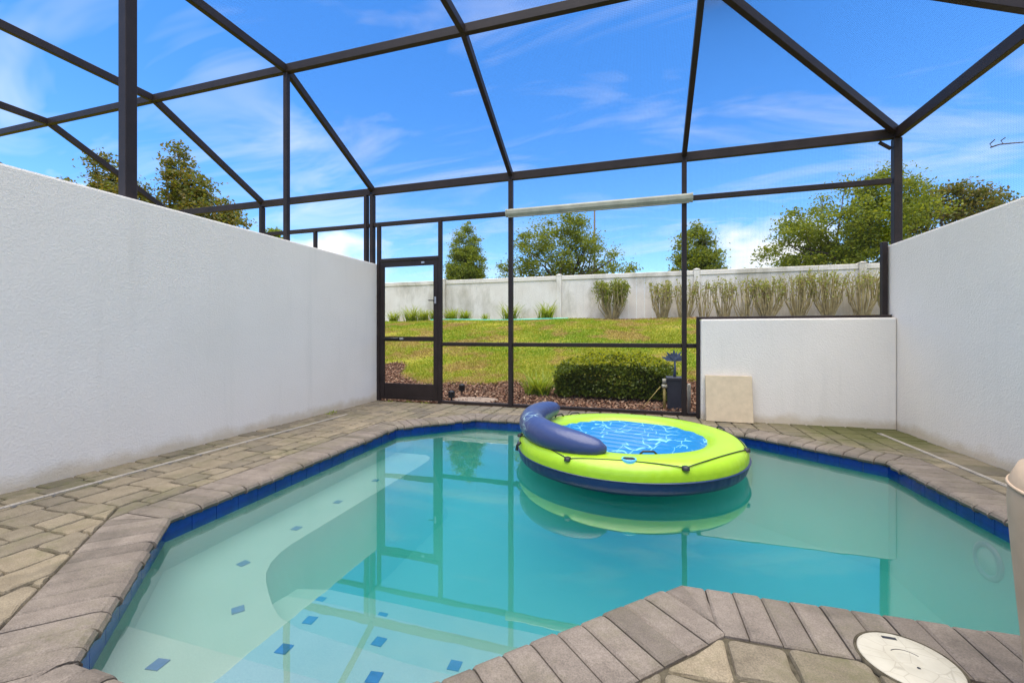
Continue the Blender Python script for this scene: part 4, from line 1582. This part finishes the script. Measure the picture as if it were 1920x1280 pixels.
# dark pot with a blue-grey leaf ornament, outside the screen
pot = empty("garden_planter", (0.47, 6.25, -0.03), "dark grey square pot holding a blue-grey leaf ornament", "planter")
V, F = boxv(0.36, 0.58, 6.14, 6.36, -0.03, 0.40), BOXF
V = [(0.47 + (x - 0.47) * (0.9 if z < 0 else 1.0), 6.25 + (y - 6.25) * (0.9 if z < 0 else 1.0), z) for x, y, z in V]
bevel_mesh(obj("pot", V, F, "pot", pot), 0.008)
box("rim", 0.35, 0.59, 6.13, 6.37, 0.385, 0.425, "pot", pot, 0.006)
tube("stalk", [(0.46, 6.25, 0.41), (0.465, 6.25, 0.56), (0.46, 6.24, 0.70)], [0.022, 0.014, 0.012], "blue_leaf", pot)
for i in range(9):
    a = math.radians(-70 + 140 * i / 8)
    ln = 0.17 if i % 2 == 0 else 0.14
    c = np.array([0.45, 6.235 + 0.01 * (i % 3), 0.64])
    d = np.array([math.sin(a), 0.1 * math.cos(i), math.cos(a) * 0.95])
    s = np.array([d[2], 0, -d[0]])
    nn = np.array([0, 0.012, 0])
    V = [c - nn, c + d * ln * 0.5 + s * 0.028 - nn, c + d * ln - nn, c + d * ln * 0.5 - s * 0.028 - nn, c + nn, c + d * ln * 0.5 + s * 0.028 + nn * 0.3, c + d * ln + nn, c + d * ln * 0.5 - s * 0.028 + nn * 0.3]
    obj("leaf", V, [(0, 1, 2, 3), (7, 6, 5, 4), (0, 4, 5, 1), (1, 5, 6, 2), (2, 6, 7, 3), (3, 7, 4, 0)], "blue_leaf", pot)

sp = empty("hose_bib", (0.335, 6.18, -0.03), "yellowed standpipe with pale cap beside the dark pot", "pipe")
tube("pipe", [(0.325, 6.18, -0.03), (0.325, 6.18, 0.34)], 0.02, "brass", sp)
tube("cap", [(0.325, 6.18, 0.34), (0.325, 6.18, 0.40)], 0.03, "cream", sp)
tube("valve", [(0.29, 6.16, 0.30), (0.36, 6.16, 0.30)], 0.026, "cream", sp)
tag(tube("irrigation_stake", [(0.27, 6.12, 0.30), (0.02, 6.10, -0.02)], 0.004, "brass"), "thin grey tube slanting down to the mulch beside the pot", "tube")
tag(tube("riser_pipe", [(0.62, 6.02, -0.05), (0.62, 6.02, 0.34), (0.62, 6.02, 0.36)], [0.024, 0.024, 0.018], "cream"), "cream riser pipe behind the left end of the low wall", "pipe")

# little garden lights just right of the door
def garden_light(x, y, h, label):
    root = empty("garden_light", (x, y, -0.03), label, "garden light", "small black garden lights")
    tube("stake", [(x, y, -0.04), (x, y, h * 0.5)], 0.012, "black", root)
    revolve("lantern", [(0.0, h * 0.45), (0.045, h * 0.45), (0.05, h * 0.55), (0.05, h * 0.85), (0.058, h * 0.88), (0.02, h * 0.98), (0.0, h)], (x, y, -0.03), "black", root, 16)


garden_light(-2.70, 5.86, 0.20, "black garden light on the pale stone right of the screen door")
garden_light(-2.83, 6.55, 0.22, "black garden light farther back, half behind the door post")
st = empty("stepping_stone", (-2.45, 6.15, -0.03), "flat pale stone in the mulch right of the screen door", "stone")
bm = bmesh.new()
bmesh.ops.create_icosphere(bm, subdivisions=3, radius=1.0)
for v in bm.verts:
    k = 1 + 0.10 * math.sin(v.co.x * 4 + 1) * math.cos(v.co.y * 5)
    v.co = Vector((-2.42 + v.co.x * 0.36 * k, 6.12 + v.co.y * 0.24 * k, 0.0 + max(-0.03, min(0.015, v.co.z * 0.05))))
me = bpy.data.meshes.new("stone")
bm.to_mesh(me)
bm.free()
me.materials.append(M["stone"])
obj("stone", None, None, None, st, data=me)

# weeds in the joint by the door and the left wall
for i, (x, y, h) in enumerate(((-3.80, 4.62, 0.05), (-3.75, 4.50, 0.035), (-3.6, 5.62, 0.03), (-3.3, 5.63, 0.035), (-3.0, 5.62, 0.03))):
    rg_ = random.Random(90 + i)
    out = []
    for q in range(22):
        out += strap_quads((x + rg_.gauss(0, 0.03), y + rg_.gauss(0, 0.02), 0.0), rg_.uniform(0, 6.28), h * rg_.uniform(0.5, 1.2), rg_.uniform(0.5, 1.4), 0.003)
    labs = ["small weed at the foot of the left wall near the far end of the drain", "smaller weed in the joint beside the left wall", "tiny weed under the left jamb of the screen door", "tiny weed under the middle of the screen door", "tiny weed under the latch side of the screen door"]
    tag(fast_obj("weed", np.array(out), 4, "tuft"), labs[i], "weed", "weeds in the paving joints")
